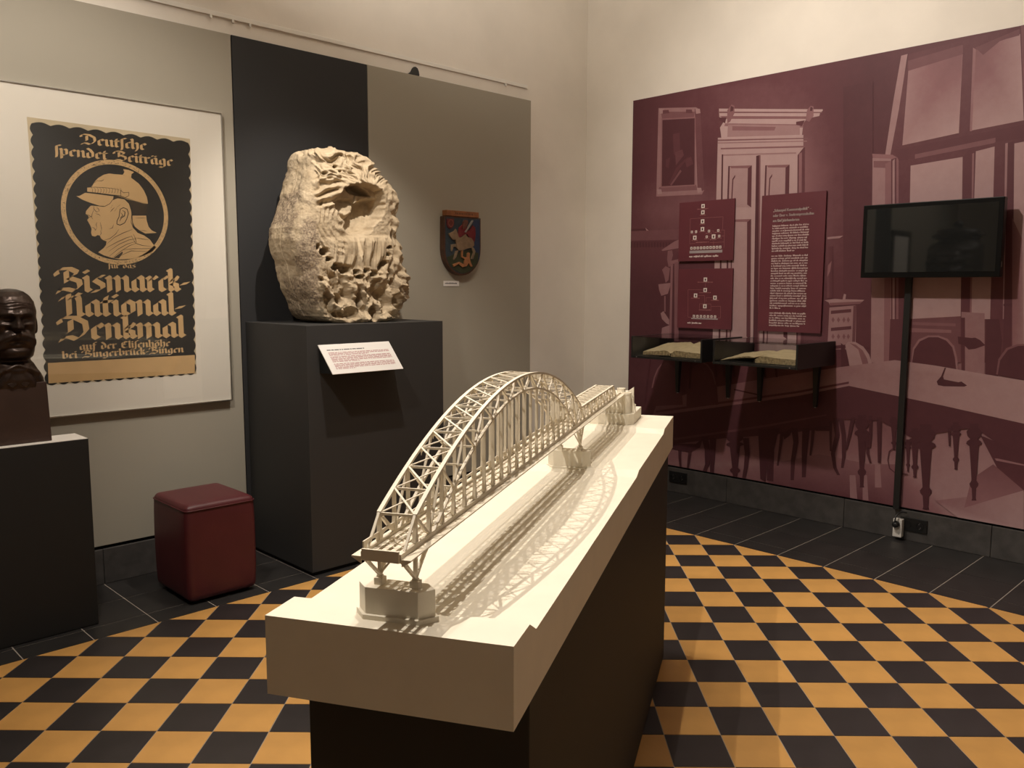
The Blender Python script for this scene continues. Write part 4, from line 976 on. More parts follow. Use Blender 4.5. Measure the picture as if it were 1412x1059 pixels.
# block (flares slightly to the foot), with a stepped neckline left open for the collar
mb.hexa([(bx - .119, by - .055, .8758), (bx + .119, by - .055, .8758), (bx + .119, by + .060, .8758), (bx - .119, by + .060, .8758),
         (bx - .113, by - .050, 1.140), (bx + .113, by - .050, 1.140), (bx + .113, by + .055, 1.140), (bx - .113, by + .055, 1.140)])
mb.obj('block', M_block, bust, bevel=.003)
def g(x, z, cx, cz, sx, sz): return math.exp(-((x - cx) / sx) ** 2 - ((z - cz) / sz) ** 2)
NT, NR = 150, 120
vs = []; fs = []
zt, zb = 1.548, 1.120
for j in range(NR + 1):
    t = j / NR; z = zt - (zt - zb) * (t ** 1.15 if t > 0 else 0) 
    z = zt - (zt - zb) * (1 - math.cos(math.pi * t * .5)) * .55 - (zt - zb) * .45 * t
    # profile of half widths
    prof = [(1.548, .002, .002, 0), (1.545, .030, .040, 0), (1.535, .055, .070, 0), (1.515, .076, .098, 0), (1.49, .089, .114, 0), (1.455, .096, .121, 0), (1.42, .095, .119, .002), (1.385, .090, .112, .004), (1.35, .088, .104, .004), (1.315, .087, .098, .002),
            (1.28, .082, .094, 0), (1.255, .078, .088, .002), (1.235, .078, .080, .008), (1.215, .083, .075, .012), (1.195, .094, .073, .010), (1.175, .106, .072, .006), (1.155, .113, .070, .002), (1.135, .117, .064, 0), (1.12, .116, .058, 0)]
    for k in range(len(prof) - 1):
        if prof[k][0] >= z >= prof[k + 1][0]:
            u = (prof[k][0] - z) / (prof[k][0] - prof[k + 1][0]); a, b, off = (prof[k][i] + (prof[k + 1][i] - prof[k][i]) * u for i in (1, 2, 3)); break
    for k in range(NT):
        th = 2 * math.pi * k / NT; c, s = math.cos(th), math.sin(th)
        e = .88 if z > 1.26 else .8
        x = a * math.copysign(abs(c) ** e, c); y = b * math.copysign(abs(s) ** e, s) + off
        d = 0
        if s < .25:
            fr = min(1, max(0, (.25 - s) / .6)); ax = abs(x)
            d += .010 * g(ax, z, .030, 1.441, .030, .011)            # brow ridge
            d += .006 * g(ax, z, .012, 1.440, .010, .012)
            d -= .020 * g(ax, z, .034, 1.416, .020, .012)            # eye sockets
            d += .008 * g(ax, z, .035, 1.413, .012, .007)            # eyeball
            d -= .004 * g(ax, z, .036, 1.404, .018, .0035)           # lid crease
            d += .005 * g(ax, z, .036, 1.396, .020, .007)            # tear bag
            nz = max(0, min(1, (1.436 - z) / .055)); 
            if 1.372 < z < 1.445: d += (.010 + .026 * nz) * math.exp(-(x / (.011 + .006 * nz)) ** 2) * (1 if z > 1.383 else max(0, (z - 1.372) / .011))
            d += .008 * g(ax, z, .017, 1.384, .009, .008)            # nostril wings
            d -= .010 * g(ax, z, .034, 1.376, .014, .012)            # cheek fold
            d += .009 * g(ax, z, .060, 1.385, .022, .026)            # cheek bones
            mz = 1.352 - ax * .55 * (ax / .05) * .8
            d += .023 * (1 - .35 * math.exp(-(x / .005) ** 2)) * math.exp(-((z - mz) / (.016 + ax * .11)) ** 2) * (1 if ax < .058 else math.exp(-((ax - .058) / .010) ** 2)) * (1 + .12 * math.sin(ax * 900 + z * 300))   # moustache
            d -= .007 * g(ax, z, 0, 1.322, .034, .006)               # mouth
            d += .004 * g(ax, z, 0, 1.310, .026, .008)               # lower lip
            d -= .006 * g(ax, z, 0, 1.296, .034, .006)
            d += .009 * g(ax, z, 0, 1.272, .036, .020)               # chin
            d -= .016 * g(ax, z, .055, 1.240, .05, .012)             # under the jaw
            d -= .022 * g(ax, z, 0, 1.238, .06, .012)
            for q, zz in enumerate((1.468, 1.479, 1.491)): d += .0026 * math.exp(-((z - zz - .004 * math.sin(x * 60 + q)) / .0032) ** 2) * math.exp(-(x / .055) ** 2)
            d -= .004 * g(ax, z, .008, 1.447, .004, .012)
            # collar, tie and lapels
            if z < 1.235:
                cl = 1.222 - ax * .5
                d += .012 * math.exp(-((z - cl) / .010) ** 2) * (1 if ax < .085 else 0)
                d += .005 * math.exp(-((ax - (.020 + (1.2 - z) * .55)) / .010) ** 2) * (1 if z < 1.2 else 0)
                d -= .006 * math.exp(-((ax - (.044 + (1.2 - z) * .6)) / .006) ** 2) * (1 if z < 1.195 else 0)
                d += .008 * g(ax, z, 0, 1.196, .020, .012); d += .003 * g(ax, z, 0, 1.160, .014, .02)
            d *= fr
        d += .0016 * noise.noise(Vector((x * 55, y * 55, z * 55))) + .0007 * noise.noise(Vector((x * 160, y * 160, z * 160)))
        n = Vector((c * .8, s, 0)).normalized()
        vs.append((bx + x + n.x * d, by + .005 + y + n.y * d, z))
for j in range(NR):
    for k in range(NT):
        fs.append((j * NT + k, (j + 1) * NT + k, (j + 1) * NT + (k + 1) % NT, j * NT + (k + 1) % NT))
hd = MB(); hd.add(vs, fs)
# ears
for sx_ in (-1, 1):
    ev = []; ef = []; N = 20; ex, ey, ez = bx + sx_ * .094, by + .012, 1.388
    rings = [(1.0, 0), (1.05, .010), (.92, .016), (.70, .011), (.45, .006), (.15, .004)]
    for r, lift in rings:
        for k in range(N):
            a = 2 * math.pi * k / N; ry = .020 * r * (1 - .18 * math.sin(a) * -1); rz = .036 * r
            ev.append((ex + sx_ * (lift - .006) , ey + ry * math.cos(a) + lift * .3, ez + rz * math.sin(a) + .004 * math.cos(a)))
    for i in range(len(rings) - 1):
        for k in range(N): ef.append((i * N + k, i * N + (k + 1) % N, (i + 1) * N + (k + 1) % N, (i + 1) * N + k))
    ef.append(tuple((len(rings) - 1) * N + k for k in range(N))); hd.add(ev, ef)
hd.obj('head', M_bronze, bust, smooth=True)
# collar wings standing on the block
for sx_ in (-1, 1):
    MB().prism([(bx + sx_ * .014, by - .062, 1.150), (bx + sx_ * .046, by - .060, 1.141), (bx + sx_ * .026, by - .061, 1.121), (bx + sx_ * .006, by - .062, 1.136)], (0, .012, 0)).obj('collar_wing', M_bronze, bust, bevel=.003)
# ================================================================== BROKEN STONE HEAD
def stone_mat():
    m = bpy.data.materials.new('weathered_limestone'); m.use_nodes = True; nt = m.node_tree; b = nt.nodes['Principled BSDF']
    b.inputs['Roughness'].default_value = .92; b.inputs['Specular IOR Level'].default_value = .15
    tc = nt.nodes.new('ShaderNodeTexCoord')
    n1 = nt.nodes.new('ShaderNodeTexNoise'); n1.inputs['Scale'].default_value = 9; n1.inputs['Detail'].default_value = 8; n1.inputs['Roughness'].default_value = .7
    n2 = nt.nodes.new('ShaderNodeTexNoise'); n2.inputs['Scale'].default_value = 95; n2.inputs['Detail'].default_value = 6
    nt.links.new(tc.outputs['Object'], n1.inputs['Vector']); nt.links.new(tc.outputs['Object'], n2.inputs['Vector'])
    r = nt.nodes.new('ShaderNodeValToRGB'); e = r.color_ramp.elements
    e[0].position, e[0].color = .30, (.40, .31, .20, 1); e[1].position, e[1].color = .62, (.56, .455, .315, 1)
    nt.links.new(n1.outputs['Fac'], r.inputs['Fac'])
    at = nt.nodes.new('ShaderNodeAttribute'); at.attribute_name = 'ink'       # darker blotches on the rough left flank and lower mass
    mx = nt.nodes.new('ShaderNodeMix'); mx.data_type = 'RGBA'; mx.inputs[7].default_value = (.17, .125, .095, 1)
    ml = nt.nodes.new('ShaderNodeMath'); ml.operation = 'MULTIPLY'
    r2 = nt.nodes.new('ShaderNodeValToRGB'); r2.color_ramp.elements[0].position = .28; r2.color_ramp.elements[1].position = .68
    nt.links.new(n2.outputs['Fac'], r2.inputs['Fac']); nt.links.new(at.outputs['Fac'], ml.inputs[0]); nt.links.new(r2.outputs['Color'], ml.inputs[1])
    nt.links.new(ml.outputs[0], mx.inputs[0]); nt.links.new(r.outputs['Color'], mx.inputs[6]); nt.links.new(mx.outputs[2], b.inputs['Base Color'])
    bp = nt.nodes.new('ShaderNodeBump'); bp.inputs['Strength'].default_value = .5; bp.inputs['Distance'].default_value = .006
    nt.links.new(n2.outputs['Fac'], bp.inputs['Height']); nt.links.new(bp.outputs['Normal'], b.inputs['Normal'])
    return m
M_stone = stone_mat()
SZ0 = 1.3555
# silhouette in photo pixels: (y, left, right)
SIL = [(206, 432, 470), (209, 408, 492), (215, 403, 509), (224, 400, 514), (235, 399, 523), (248, 396, 532), (262, 392, 541), (280, 386, 544), (300, 379, 545), (318, 373, 544), (332, 371.5, 546), (350, 374, 550), (368, 382, 553), (382, 385, 556), (398, 388, 556.5), (412, 395, 553), (425, 400, 548), (434, 405, 543), (439, 412, 538), (443, 425, 528)]
YBK, YFR, YMID = 4.44, 4.02, 4.16
rows = []
for y, l, r in SIL:
    pl, pr_ = on_plane(l, y, 1, 4.34), on_plane(r, y, 1, 4.12)
    rows.append((((pl.z + pr_.z) / 2), pl.x, pr_.x))
zmax = rows[0][0]; zmin = rows[-1][0]
rows = [(SZ0 + (z - zmin) / (zmax - zmin) * (zmax - SZ0), a, b) for z, a, b in rows]
def sil(z):
    for k in range(len(rows) - 1):
        if rows[k][0] >= z >= rows[k + 1][0]:
            u = (rows[k][0] - z) / (rows[k][0] - rows[k + 1][0]); return rows[k][1] + (rows[k + 1][1] - rows[k][1]) * u, rows[k][2] + (rows[k + 1][2] - rows[k][2]) * u
    return rows[-1][1:] if z < rows[-1][0] else rows[0][1:]
def ss(a, b, x):
    t = max(0, min(1, (x - a) / (b - a))); return t * t * (3 - 2 * t)
def fbm(p, o=4):
    v = 0; a = .5
    for _ in range(o): v += a * noise.noise(p); p = p * 2.07; a *= .5
    return v
def pdist(x, y, P):
    """signed distance in pixels to a polygon (positive inside)"""
    m = 1e9
    for i in range(len(P)):
        ax, ay = P[i]; bx_, by_ = P[(i + 1) % len(P)]; dx, dy = bx_ - ax, by_ - ay
        t = max(0, min(1, ((x - ax) * dx + (y - ay) * dy) / (dx * dx + dy * dy + 1e-9)))
        m = min(m, math.hypot(x - ax - t * dx, y - ay - t * dy))
    return m if in_poly(x, y, P) else -m
def c7(pts): return [(390 + x * .12274, 200 + y * .12274) for x, y in pts]
CAV = c7([(560, 640), (620, 580), (690, 480), (780, 440), (900, 420), (1010, 450), (1100, 500), (1140, 590), (1150, 720), (1110, 830), (1040, 900), (980, 990), (860, 1010), (740, 1000), (680, 930), (700, 860), (640, 800), (610, 720)])
SUB1 = c7([(770, 460), (890, 440), (1000, 500), (1060, 570), (980, 570), (880, 555), (800, 520)])
SUB2 = c7([(860, 660), (950, 610), (1080, 600), (1140, 610), (1145, 740), (1090, 850), (1000, 960), (900, 1000), (740, 995), (700, 930), (760, 830), (830, 770)])
FACET = c7([(630, 640), (700, 600), (830, 600), (860, 650), (830, 760), (740, 810), (680, 780), (640, 720)])
HOLES = [(c[0], c[1], c[2]) for c in [(435.5, 340.5, 6), (447, 347, 6.5), (453, 357, 4), (463, 368, 7), (474.5, 371, 7.5), (489, 375, 4.5), (495.5, 381.5, 4), (503, 373.5, 4), (513, 377, 5.5), (522, 369, 3), (528, 363, 5), (533, 351, 2.5), (535, 341, 3)]]
DEEP = [(452, 412, 6, 10), (468, 414, 7, 9), (494, 413, 4, 14), (470, 434, 14, 6), (485, 432, 8, 9), (515, 430, 5, 14), (524, 408, 6, 9), (530, 418, 5, 12), (540, 395, 5, 12), (441, 385, 5, 4), (437, 432, 4, 8), (541, 330, 3, 14), (536, 378, 4, 8)]
NTH, NZ = 420, 330
vs = []; fs = []; ink = []
# angles spaced evenly along the outline, closer together on the faces turned to the room
EXS = .44
def _pt(th): c, s = math.cos(th), math.sin(th); return .42 * math.copysign(abs(c) ** EXS, c), .21 * math.copysign(abs(s) ** EXS, s)
_fine = []; _acc = 0; _prev = None
for i in range(24001):
    th = math.pi * .90 + 2 * math.pi * i / 24000; q = _pt(th)
    if _prev: _acc += math.hypot(q[0] - _prev[0], q[1] - _prev[1]) * (1.0 if th < math.pi * 2.12 else .3)
    _fine.append((_acc, th)); _prev = q
ANG = []; _i = 0
for k in range(NTH):
    while _fine[_i][0] < _acc * k / NTH: _i += 1
    ANG.append(_fine[_i][1])
VD = (CPOS - Vector((2.72, 4.1, 1.83))).normalized()
for j in range(NZ + 1):
    t = j / NZ; z = zmax - (zmax - SZ0) * t
    if t < .06: z = zmax - (zmax - SZ0) * (t * t / .06 * .5 + t * .5)
    xl, xr = sil(z); cx, a = (xl + xr) / 2, (xr - xl) / 2
    hz = (z - SZ0) / (zmax - SZ0)
    yf = YFR + .03 * (1 - hz) * 0 + .05 * ss(.75, 1.0, hz); yb = YBK - .03 * ss(.8, 1, hz)
    cap = 1 - .5 * ss(.955, 1.0, hz) if hz > .955 else 1
    cyy, b = (yf + yb) / 2, (yb - yf) / 2 * cap
    for k in range(NTH):
        th = ANG[k]
        c, s = math.cos(th), math.sin(th); ex_ = EXS
        X = cx + a * math.copysign(abs(c) ** ex_, c); Y = cyy + b * math.copysign(abs(s) ** ex_, s)
        pw_ = 2 - EXS; nx, ny = math.copysign(abs(c) ** pw_, c) / a, math.copysign(abs(s) ** pw_, s) / b; l = math.hypot(nx, ny); nx, ny = nx / l, ny / l
        P = Vector((X, Y, z)); px, py = to_px(P)
        # the dressed edge between flank and carved front
        ex0 = 434 + (py - 230) * .045 + 3 * noise.noise(Vector((py * .05, 0, 0))) - 8 * ss(230, 205, py) * 3
        front = ss(-4, 5, px - ex0)
        d = .006 * fbm(P * 9) ; tone = 0
        if px < ex0 + 4 and nx < 0.2:
            d += .010 * fbm(P * 22, 5) + .012 * ss(.1, .3, fbm(P * 4.3 + Vector((3, 1, 2)), 3) + .05) * .6
            tone = (1 - front) * ss(-.05, .2, fbm(P * 6 + Vector((9, 2, 5)), 4) + .10) * ss(215, 250, py)
        if front > 0 and ny < .6:
            e = 0
            dx, dy = px - 503, py - 286; rr = math.hypot(dx, dy * .9); an = math.atan2(dy, dx)
            w = noise.noise(Vector((px * .05, py * .05, 3.3)))
            # hair over the brow, streaming to the left
            hair = ss(258, 240, py)
            qx, qy = px - 512, (py - 262) * 1.25; ra = math.hypot(qx, qy); aa = math.atan2(qy, qx); w4 = noise.noise(Vector((px * .06, py * .09, 2.2)))
            fl = noise.noise(Vector((ra * .035, aa * 7.5 + w * 2.2 + w4 * 1.5, 1.7))); fl2 = noise.noise(Vector((ra * .08, aa * 16 + w * 3 + w4 * 3, 5.1)))
            e += hair * (.034 * fl + .020 * fl2 - .002)
            # left temple locks
            tl = ss(475, 462, px) * ss(238, 250, py) * ss(292, 278, py)
            e += tl * (.014 * math.sin(py * .50 + px * .16 + w * 5) * (1 + w))
            # strands that sweep round the left of the face and down
            ring_ = ss(34, 42, rr) * ss(86, 74, rr) * ss(275, 290, py) * ss(482, 470, px) * ss(345, 330, py)
            ring_ = max(ring_, ss(478, 468, px) * ss(272, 284, py) * ss(356, 346, py))
            e += ring_ * (.0045 * math.sin(rr * .9 + 7 * w) * (1 + 1.2 * w) + .006 * noise.noise(Vector((rr * .5, an * 2, 0))))
            # fringe of the beard under the mouth
            be = ss(326, 334, py) * ss(386, 370, py) * ss(446, 458, px) * ss(545, 536, px)
            e += be * (.0105 * math.sin((px + (py - 330) * (497 - px) * -.0045) * .46 + 3.2 * w) * (1 + .6 * w) + .004 * math.sin(px * 1.6 + w * 5) + .012)
            e += .012 * ss(324, 328, py) * ss(372, 340, py) * ss(470, 485, px) * ss(540, 530, px)
            # rough lower mass
            low = ss(366, 384, py)
            rg = 1 - abs(fbm(Vector((X * 8 + z * 3 + 4, Y * 4, z * 4.5 - X * 2)), 3)) * 2.4
            e += low * (.075 * (rg - .60) + .034 * fbm(P * 24, 4) + .010 * math.sin(px * .42 - py * .30 + w * 7) * (.5 + noise.noise(P * 9)))
            # lumps of hair on the far right edge
            e += ss(533, 542, px) * ss(232, 240, py) * (.030 * noise.noise(P * 22 + Vector((2, 7, 1))))
            e += .007 * fbm(P * 42, 3) * (1 - .75 * be)
            # the broken-out face
            cd = pdist(px, py, CAV) + 1.6 * noise.noise(Vector((px * .2, py * .2, 0)))
            if cd > -4:
                k0 = ss(-.6, 2.6, cd); e *= 1 - k0
                s1 = pdist(px, py, SUB1); s2 = pdist(px, py, SUB2); fa = pdist(px, py, FACET)
                dep = .062 + .012 * fbm(P * 30, 4)
                if s1 > -2: dep += .085 * ss(-1, 3, s1) * ss(278, 262, py)
                if s2 > -2: dep += ss(-1.2, 2.5, s2) * (.095 - .075 * ss(278, 324, py + (px - 500) * .25))
                if fa > -2: dep += ss(-1, 3, fa) * (.030 - .060 * ss(272, 300, py))
                e -= k0 * dep
            rim = ss(-9, -1, cd) * (1 - ss(-1, 1, cd)) if cd < 1 else 0
            e += .012 * rim * ss(290, 262, py)
            gx = 0; w2 = noise.noise(Vector((px * .22, py * .22, 8))); w3 = noise.noise(Vector((px * .2, py * .2, 15)))
            for hx, hy, hr in HOLES:
                q = math.hypot((px - hx + 1.3 * w2) / (hr * 1.08), (py - hy + .10 * (px - hx) - 1.5 * w3) / (hr * .9))
                if q < 1.5: gx = max(gx, 1 - ss(.62, 1.12, q))
            for hx, hy, ax_, ay_ in DEEP:
                q = math.hypot((px - hx) / ax_ - .25 * (py - hy) / ay_, (py - hy) / ay_)
                if q < 1.6: gx = max(gx, .75 * (1 - ss(.5, 1.2, q)))
            for hx, hy, hr in ((464, 229.5, 3.5), (447, 239, 4), (470, 236, 2.5)):
                q = math.hypot((px - hx) / hr, (py - hy) / (hr * .7)); gx = max(gx, .5 * (1 - ss(.5, 1.2, q)))
            e -= .085 * gx
            d += e * front
            tone = max(tone, .45 * low * ss(.0, .25, fbm(P * 8 + Vector((1, 8, 3)), 3)))
        if hz < .02: d *= hz / .02
        q = .3 * ss(.94, 1, hz)
        vs.append((X + nx * d * (1 - q), max(3.93, Y + ny * d * (1 - q)), z + d * q)); ink.append(tone)
for j in range(NZ):
    for k in range(NTH):
        fs.append((j * NTH + k, (j + 1) * NTH + k, (j + 1) * NTH + (k + 1) % NTH, j * NTH + (k + 1) % NTH))
xl, xr = sil(zmax - .001)
vs.append(((xl + xr) / 2, (YFR + .05 + YBK - .03) / 2, zmax + .003)); ink.append(0)
for k in range(NTH): fs.append((len(vs) - 1, k, (k + 1) % NTH))
vs.append((2.75, 4.2, SZ0)); ink.append(0)
for k in range(NTH): fs.append((len(vs) - 1, NZ * NTH + (k + 1) % NTH, NZ * NTH + k))
st = MB(); st.add(vs, fs); st.c = ink
tag(st.obj('stone_head', M_stone, smooth=True, origin=(2.75, 4.2, SZ0)), 'huge broken limestone head with curly beard and missing face on the dark grey plinth', 'sculpture')
# ================================================================== BRIDGE MODEL
TH = math.radians(29.2); BD = Vector((math.cos(TH), math.sin(TH), 0)); BN = Vector((-BD.y, BD.x, 0))
def B(s, n, z): return BD * s + BN * n + Vector((0, 0, z))
M_slab = mat('cream_white_model_lacquer', (.80, .735, .60), .55, bump=.03, bscale=120, var=.03, vscale=14)
M_truss = mat('cream_white_truss_lacquer', (.78, .70, .555), .5)
bm_ = thing('bridge_model', B(2.36, .555, .8845), 'cream white scale model of a railway arch bridge on a long white slab', 'model')
S0, S1, N0, N1, ZB = 1.170, 3.568, .341, .769, .8845
prof = [(S0, 1.0205), (1.262, 1.0190), (1.303, .9950), (2.480, .9935), (2.528, 1.0045), (3.193, 1.0040), (3.233, 1.0175), (S1, 1.0175)]
sb = MB(); npf = len(prof); SUB = 10
vs = []; fs = []
rn = random.Random(2)
for i, (s, z) in enumerate(prof):
    for k in range(SUB + 1):
        n = N0 + (N1 - N0) * k / SUB; ds = 0
        if 0 < i < npf - 1 and 0 < k < SUB: ds = rn.uniform(-.007, .007)
        vs.append(B(s + ds, n, z))
base0 = len(vs)
for i, (s, z) in enumerate(prof):
    vs.append(B(s, N0, ZB)); vs.append(B(s, N1, ZB))
R_ = SUB + 1
for i in range(npf - 1):
    for k in range(SUB): fs.append((i * R_ + k, (i + 1) * R_ + k, (i + 1) * R_ + k + 1, i * R_ + k + 1))
    fs.append((base0 + 2 * i, base0 + 2 * i + 2, (i + 1) * R_, i * R_)); fs.append((base0 + 2 * i + 1, i * R_ + SUB, (i + 1) * R_ + SUB, base0 + 2 * i + 3)); fs.append((base0 + 2 * i, base0 + 2 * i + 1, base0 + 2 * i + 3, base0 + 2 * i + 2))
fs.append((base0, *range(0, R_), base0 + 1)); e0 = (npf - 1) * R_
fs.append((base0 + 2 * (npf - 1) + 1, *[e0 + k for k in range(SUB, -1, -1)], base0 + 2 * (npf - 1)))
sb.add(vs, fs); slab = sb.obj('base_slab', M_slab, bm_)
NC = .5571; HN = .0316; NR_, NL_ = NC - HN, NC + HN
SA, SB_ = 1.231, 2.534; NP = 22; PS = (SB_ - SA) / NP; SM = (SA + SB_) / 2; HS = (SB_ - SA) / 2
def zu(s): return 1.1925 + .1615 * (1 - ((s - SM) / HS) ** 2)
def zl(s): return 1.318 - .226 * ((s - SM) / HS) ** 2
ZD = 1.142
# piers
def pier(sc, zb, zt, name, hs, label):
    n0, n1 = NC - .066, NC + .070; m = hs * .95
    def out(e): return [(sc - hs - e, n0 + m - e * .4), (sc - hs - e, n1 - m + e * .4), (sc, n1 + e), (sc + hs + e, n1 - m + e * .4), (sc + hs + e, n0 + m - e * .4), (sc, n0 - e)]
    mb = MB(); mb.prism([B(s, n, zb) for s, n in out(0)], (0, 0, zt - zb))
    p = mb.obj('pier', M_slab, bm_, bevel=.0008); p['label'] = label
    MB().prism([B(s, n, zb) for s, n in out(.006)], (0, 0, .034 if zb < 1.0 and name == 'n' else .012)).obj('pier_footing', M_slab, p, bevel=.0006)
    for n in (NR_, NL_):
        q = MB(); q.hexa([B(sc - .008, n - .0075, zt), B(sc + .008, n - .0075, zt), B(sc + .008, n + .0075, zt), B(sc - .008, n + .0075, zt),
                          B(sc - .008, n - .0075, zt + .0115), B(sc + .008, n - .0075, zt + .0115), B(sc + .008, n + .0075, zt + .0115), B(sc - .008, n + .0075, zt + .0115)])
        q.obj('bearing_block', M_truss, p)
        MB().bar(B(sc, n - .005, zt + .0135), B(sc, n + .005, zt + .0135), .006, .004, BD).obj('bearing_pin', M_truss, p)
    return p
pier(SA, .994, 1.0725, 'n', .0225, 'near pier standing at the river bank')
pier(SB_ + .104 - .104, .994, 1.0555, 'f', .024, 'far pier')
def post(mb, s, n, z0, z1, wn=.0065, ws=.0034): mb.bar(B(s, n, z0), B(s, n, z1), wn, ws, BN)
# arch trusses
for n, side in ((NR_, -1), (NL_, 1)):
    ch = MB(); cl_ = MB()
    N_ = 44
    for i in range(N_):
        s0, s1 = SA + (SB_ - SA) * i / N_, SA + (SB_ - SA) * (i + 1) / N_
        ch.bar(B(s0, n, zu(s0)), B(s1, n, zu(s1)), .0072, .0050, BN)
        cl_.bar(B(s0, n, zl(s0)), B(s1, n, zl(s1)), .0056, .0042, BN)
    tr = ch.obj('arch_truss', M_truss, bm_); cl_.obj('lower_chord', M_truss, tr)
    for i in range(NP + 1):
        s = SA + PS * i; top = zu(s) if (i <= 2 or i >= NP - 2) else zl(s)
        mb = MB(); post(mb, s, n, 1.150, top, .0066 if 0 < i < NP else .0075, .0036)
        # gusset foot
        mb.bar(B(s, n, 1.148), B(s, n, 1.172), .0066, .0120, BN, w2=.0066, h2=.0036)
        mb.obj('hanger', M_truss, tr)
    for i in range(NP):
        a, b = (zu, zl) if i % 2 == 0 else (zl, zu)
        s0, s1 = SA + PS * i, SA + PS * (i + 1)
        p, q = B(s0, n, max(a(s0), 1.145)), B(s1, n, max(b(s1), 1.145))
        MB().bar(p, q, .0042, .0030, BN).obj('diagonal', M_truss, tr)
    # props from portal to cantilever deck ends
    for se, sg_ in ((SA, -1),):
        MB().bar(B(se, n, zu(se)), B(se - .044, n, 1.146), .0045, .0032, BN).obj('prop', M_truss, tr)
    for se, d_ in ((SA, 1), (SB_, -1), (SB_, 1)):
        MB().bar(B(se, n, 1.190), B(se + d_ * .045, n, 1.152), .0045, .0032, BN).obj('prop', M_truss, tr)
    # legs down to the bearings
    for se, zt in ((SA, 1.0855), (SB_, 1.0685)):
        MB().bar(B(se, n, zt), B(se, n, 1.138), .0065, .0050, BN).obj('bearing_post', M_truss, tr)
        for d_ in (-1, 1):
            MB().bar(B(se, n, zt + .002), B(se + d_ * .058, n, 1.136), .0055, .0042, BN).obj('bearing_strut', M_truss, tr)
for se, zt in ((SA, 1.086), (SB_, 1.069)):
    MB().bar(B(se, NR_, 1.123), B(se, NL_, 1.123), .0035, .0045, BD).obj('bearing_tie', M_truss, bm_)
    for n in (NR_, NL_): MB().bar(B(se, n, zt + .003), B(se, NC, 1.128), .0035, .003, BD).obj('bearing_brace', M_truss, bm_)
# cross beams with curved haunches and the wind bracing in the plane of the upper chords
def crossbeam(s, z, h=.0060, hau=.012):
    poly = [B(s, NR_, z + .0012), B(s, NL_, z + .0012)]
    for k in range(7):
        a = math.pi / 2 * k / 6; poly.append(B(s, NL_ - .0015 - hau * (1 - math.cos(a)) * .9, z - h * .5 - hau * (1 - math.sin(a))))
    for k in range(6, -1, -1):
        a = math.pi / 2 * k / 6; poly.append(B(s, NR_ + .0015 + hau * (1 - math.cos(a)) * .9, z - h * .5 - hau * (1 - math.sin(a))))
    return MB().prism([p - BD * .0016 for p in poly], BD * .0032).obj('cross_beam', M_truss, bm_)
for i in range(NP + 1):
    s = SA + PS * i; crossbeam(s, zu(s) - .0003)
    if i in range(3, NP - 2):
        MB().bar(B(s, NR_, zl(s)), B(s, NL_, zl(s)), .0030, .0036, BD).obj('lower_cross_beam', M_truss, bm_)
for i in range(NP):
    s0, s1 = SA + PS * i, SA + PS * (i + 1)
    MB().bar(B(s0, NR_, zu(s0) + .0008), B(s1, NL_, zu(s1) + .0008), .0033, .0020, BN).obj('wind_brace', M_truss, bm_)
    MB().bar(B(s0, NL_, zu(s0) - .0010), B(s1, NR_, zu(s1) - .0010), .0020, .0018, BN).obj('wind_brace', M_truss, bm_)
# deck
SD0, SD1 = 1.168, 3.300
dk = MB()
for n, w in ((-.0235, .0092), (-.0078, .0088), (.0078, .0088), (.0235, .0092)):
    dk.hexa([B(SD0, NC + n - w / 2, ZD - .003), B(SD1, NC + n - w / 2, ZD - .003), B(SD1, NC + n + w / 2, ZD - .003), B(SD0, NC + n + w / 2, ZD - .003),
             B(SD0, NC + n - w / 2, ZD), B(SD1, NC + n - w / 2, ZD), B(SD1, NC + n + w / 2, ZD), B(SD0, NC + n + w / 2, ZD)])
deck = dk.obj('track_deck', M_truss, bm_)
ru = MB(); s = SD0 + .012
while s < SD1:
    for n in (-.0155, 0, .0155): ru.bar(B(s, NC + n - .0045, ZD - .0026), B(s, NC + n + .0045, ZD - .0026), .0030, .0022, BD)
    s += PS / 3
tag(ru.obj('sleepers', M_truss, deck), None, None, None, 'stuff')
for i in range(-1, 36):
    s = SA + PS * i
    if s > SD1: break
    MB().bar(B(s, NR_, 1.1355), B(s, NL_, 1.1355), .0032, .008, BD).obj('cross_girder', M_truss, deck)
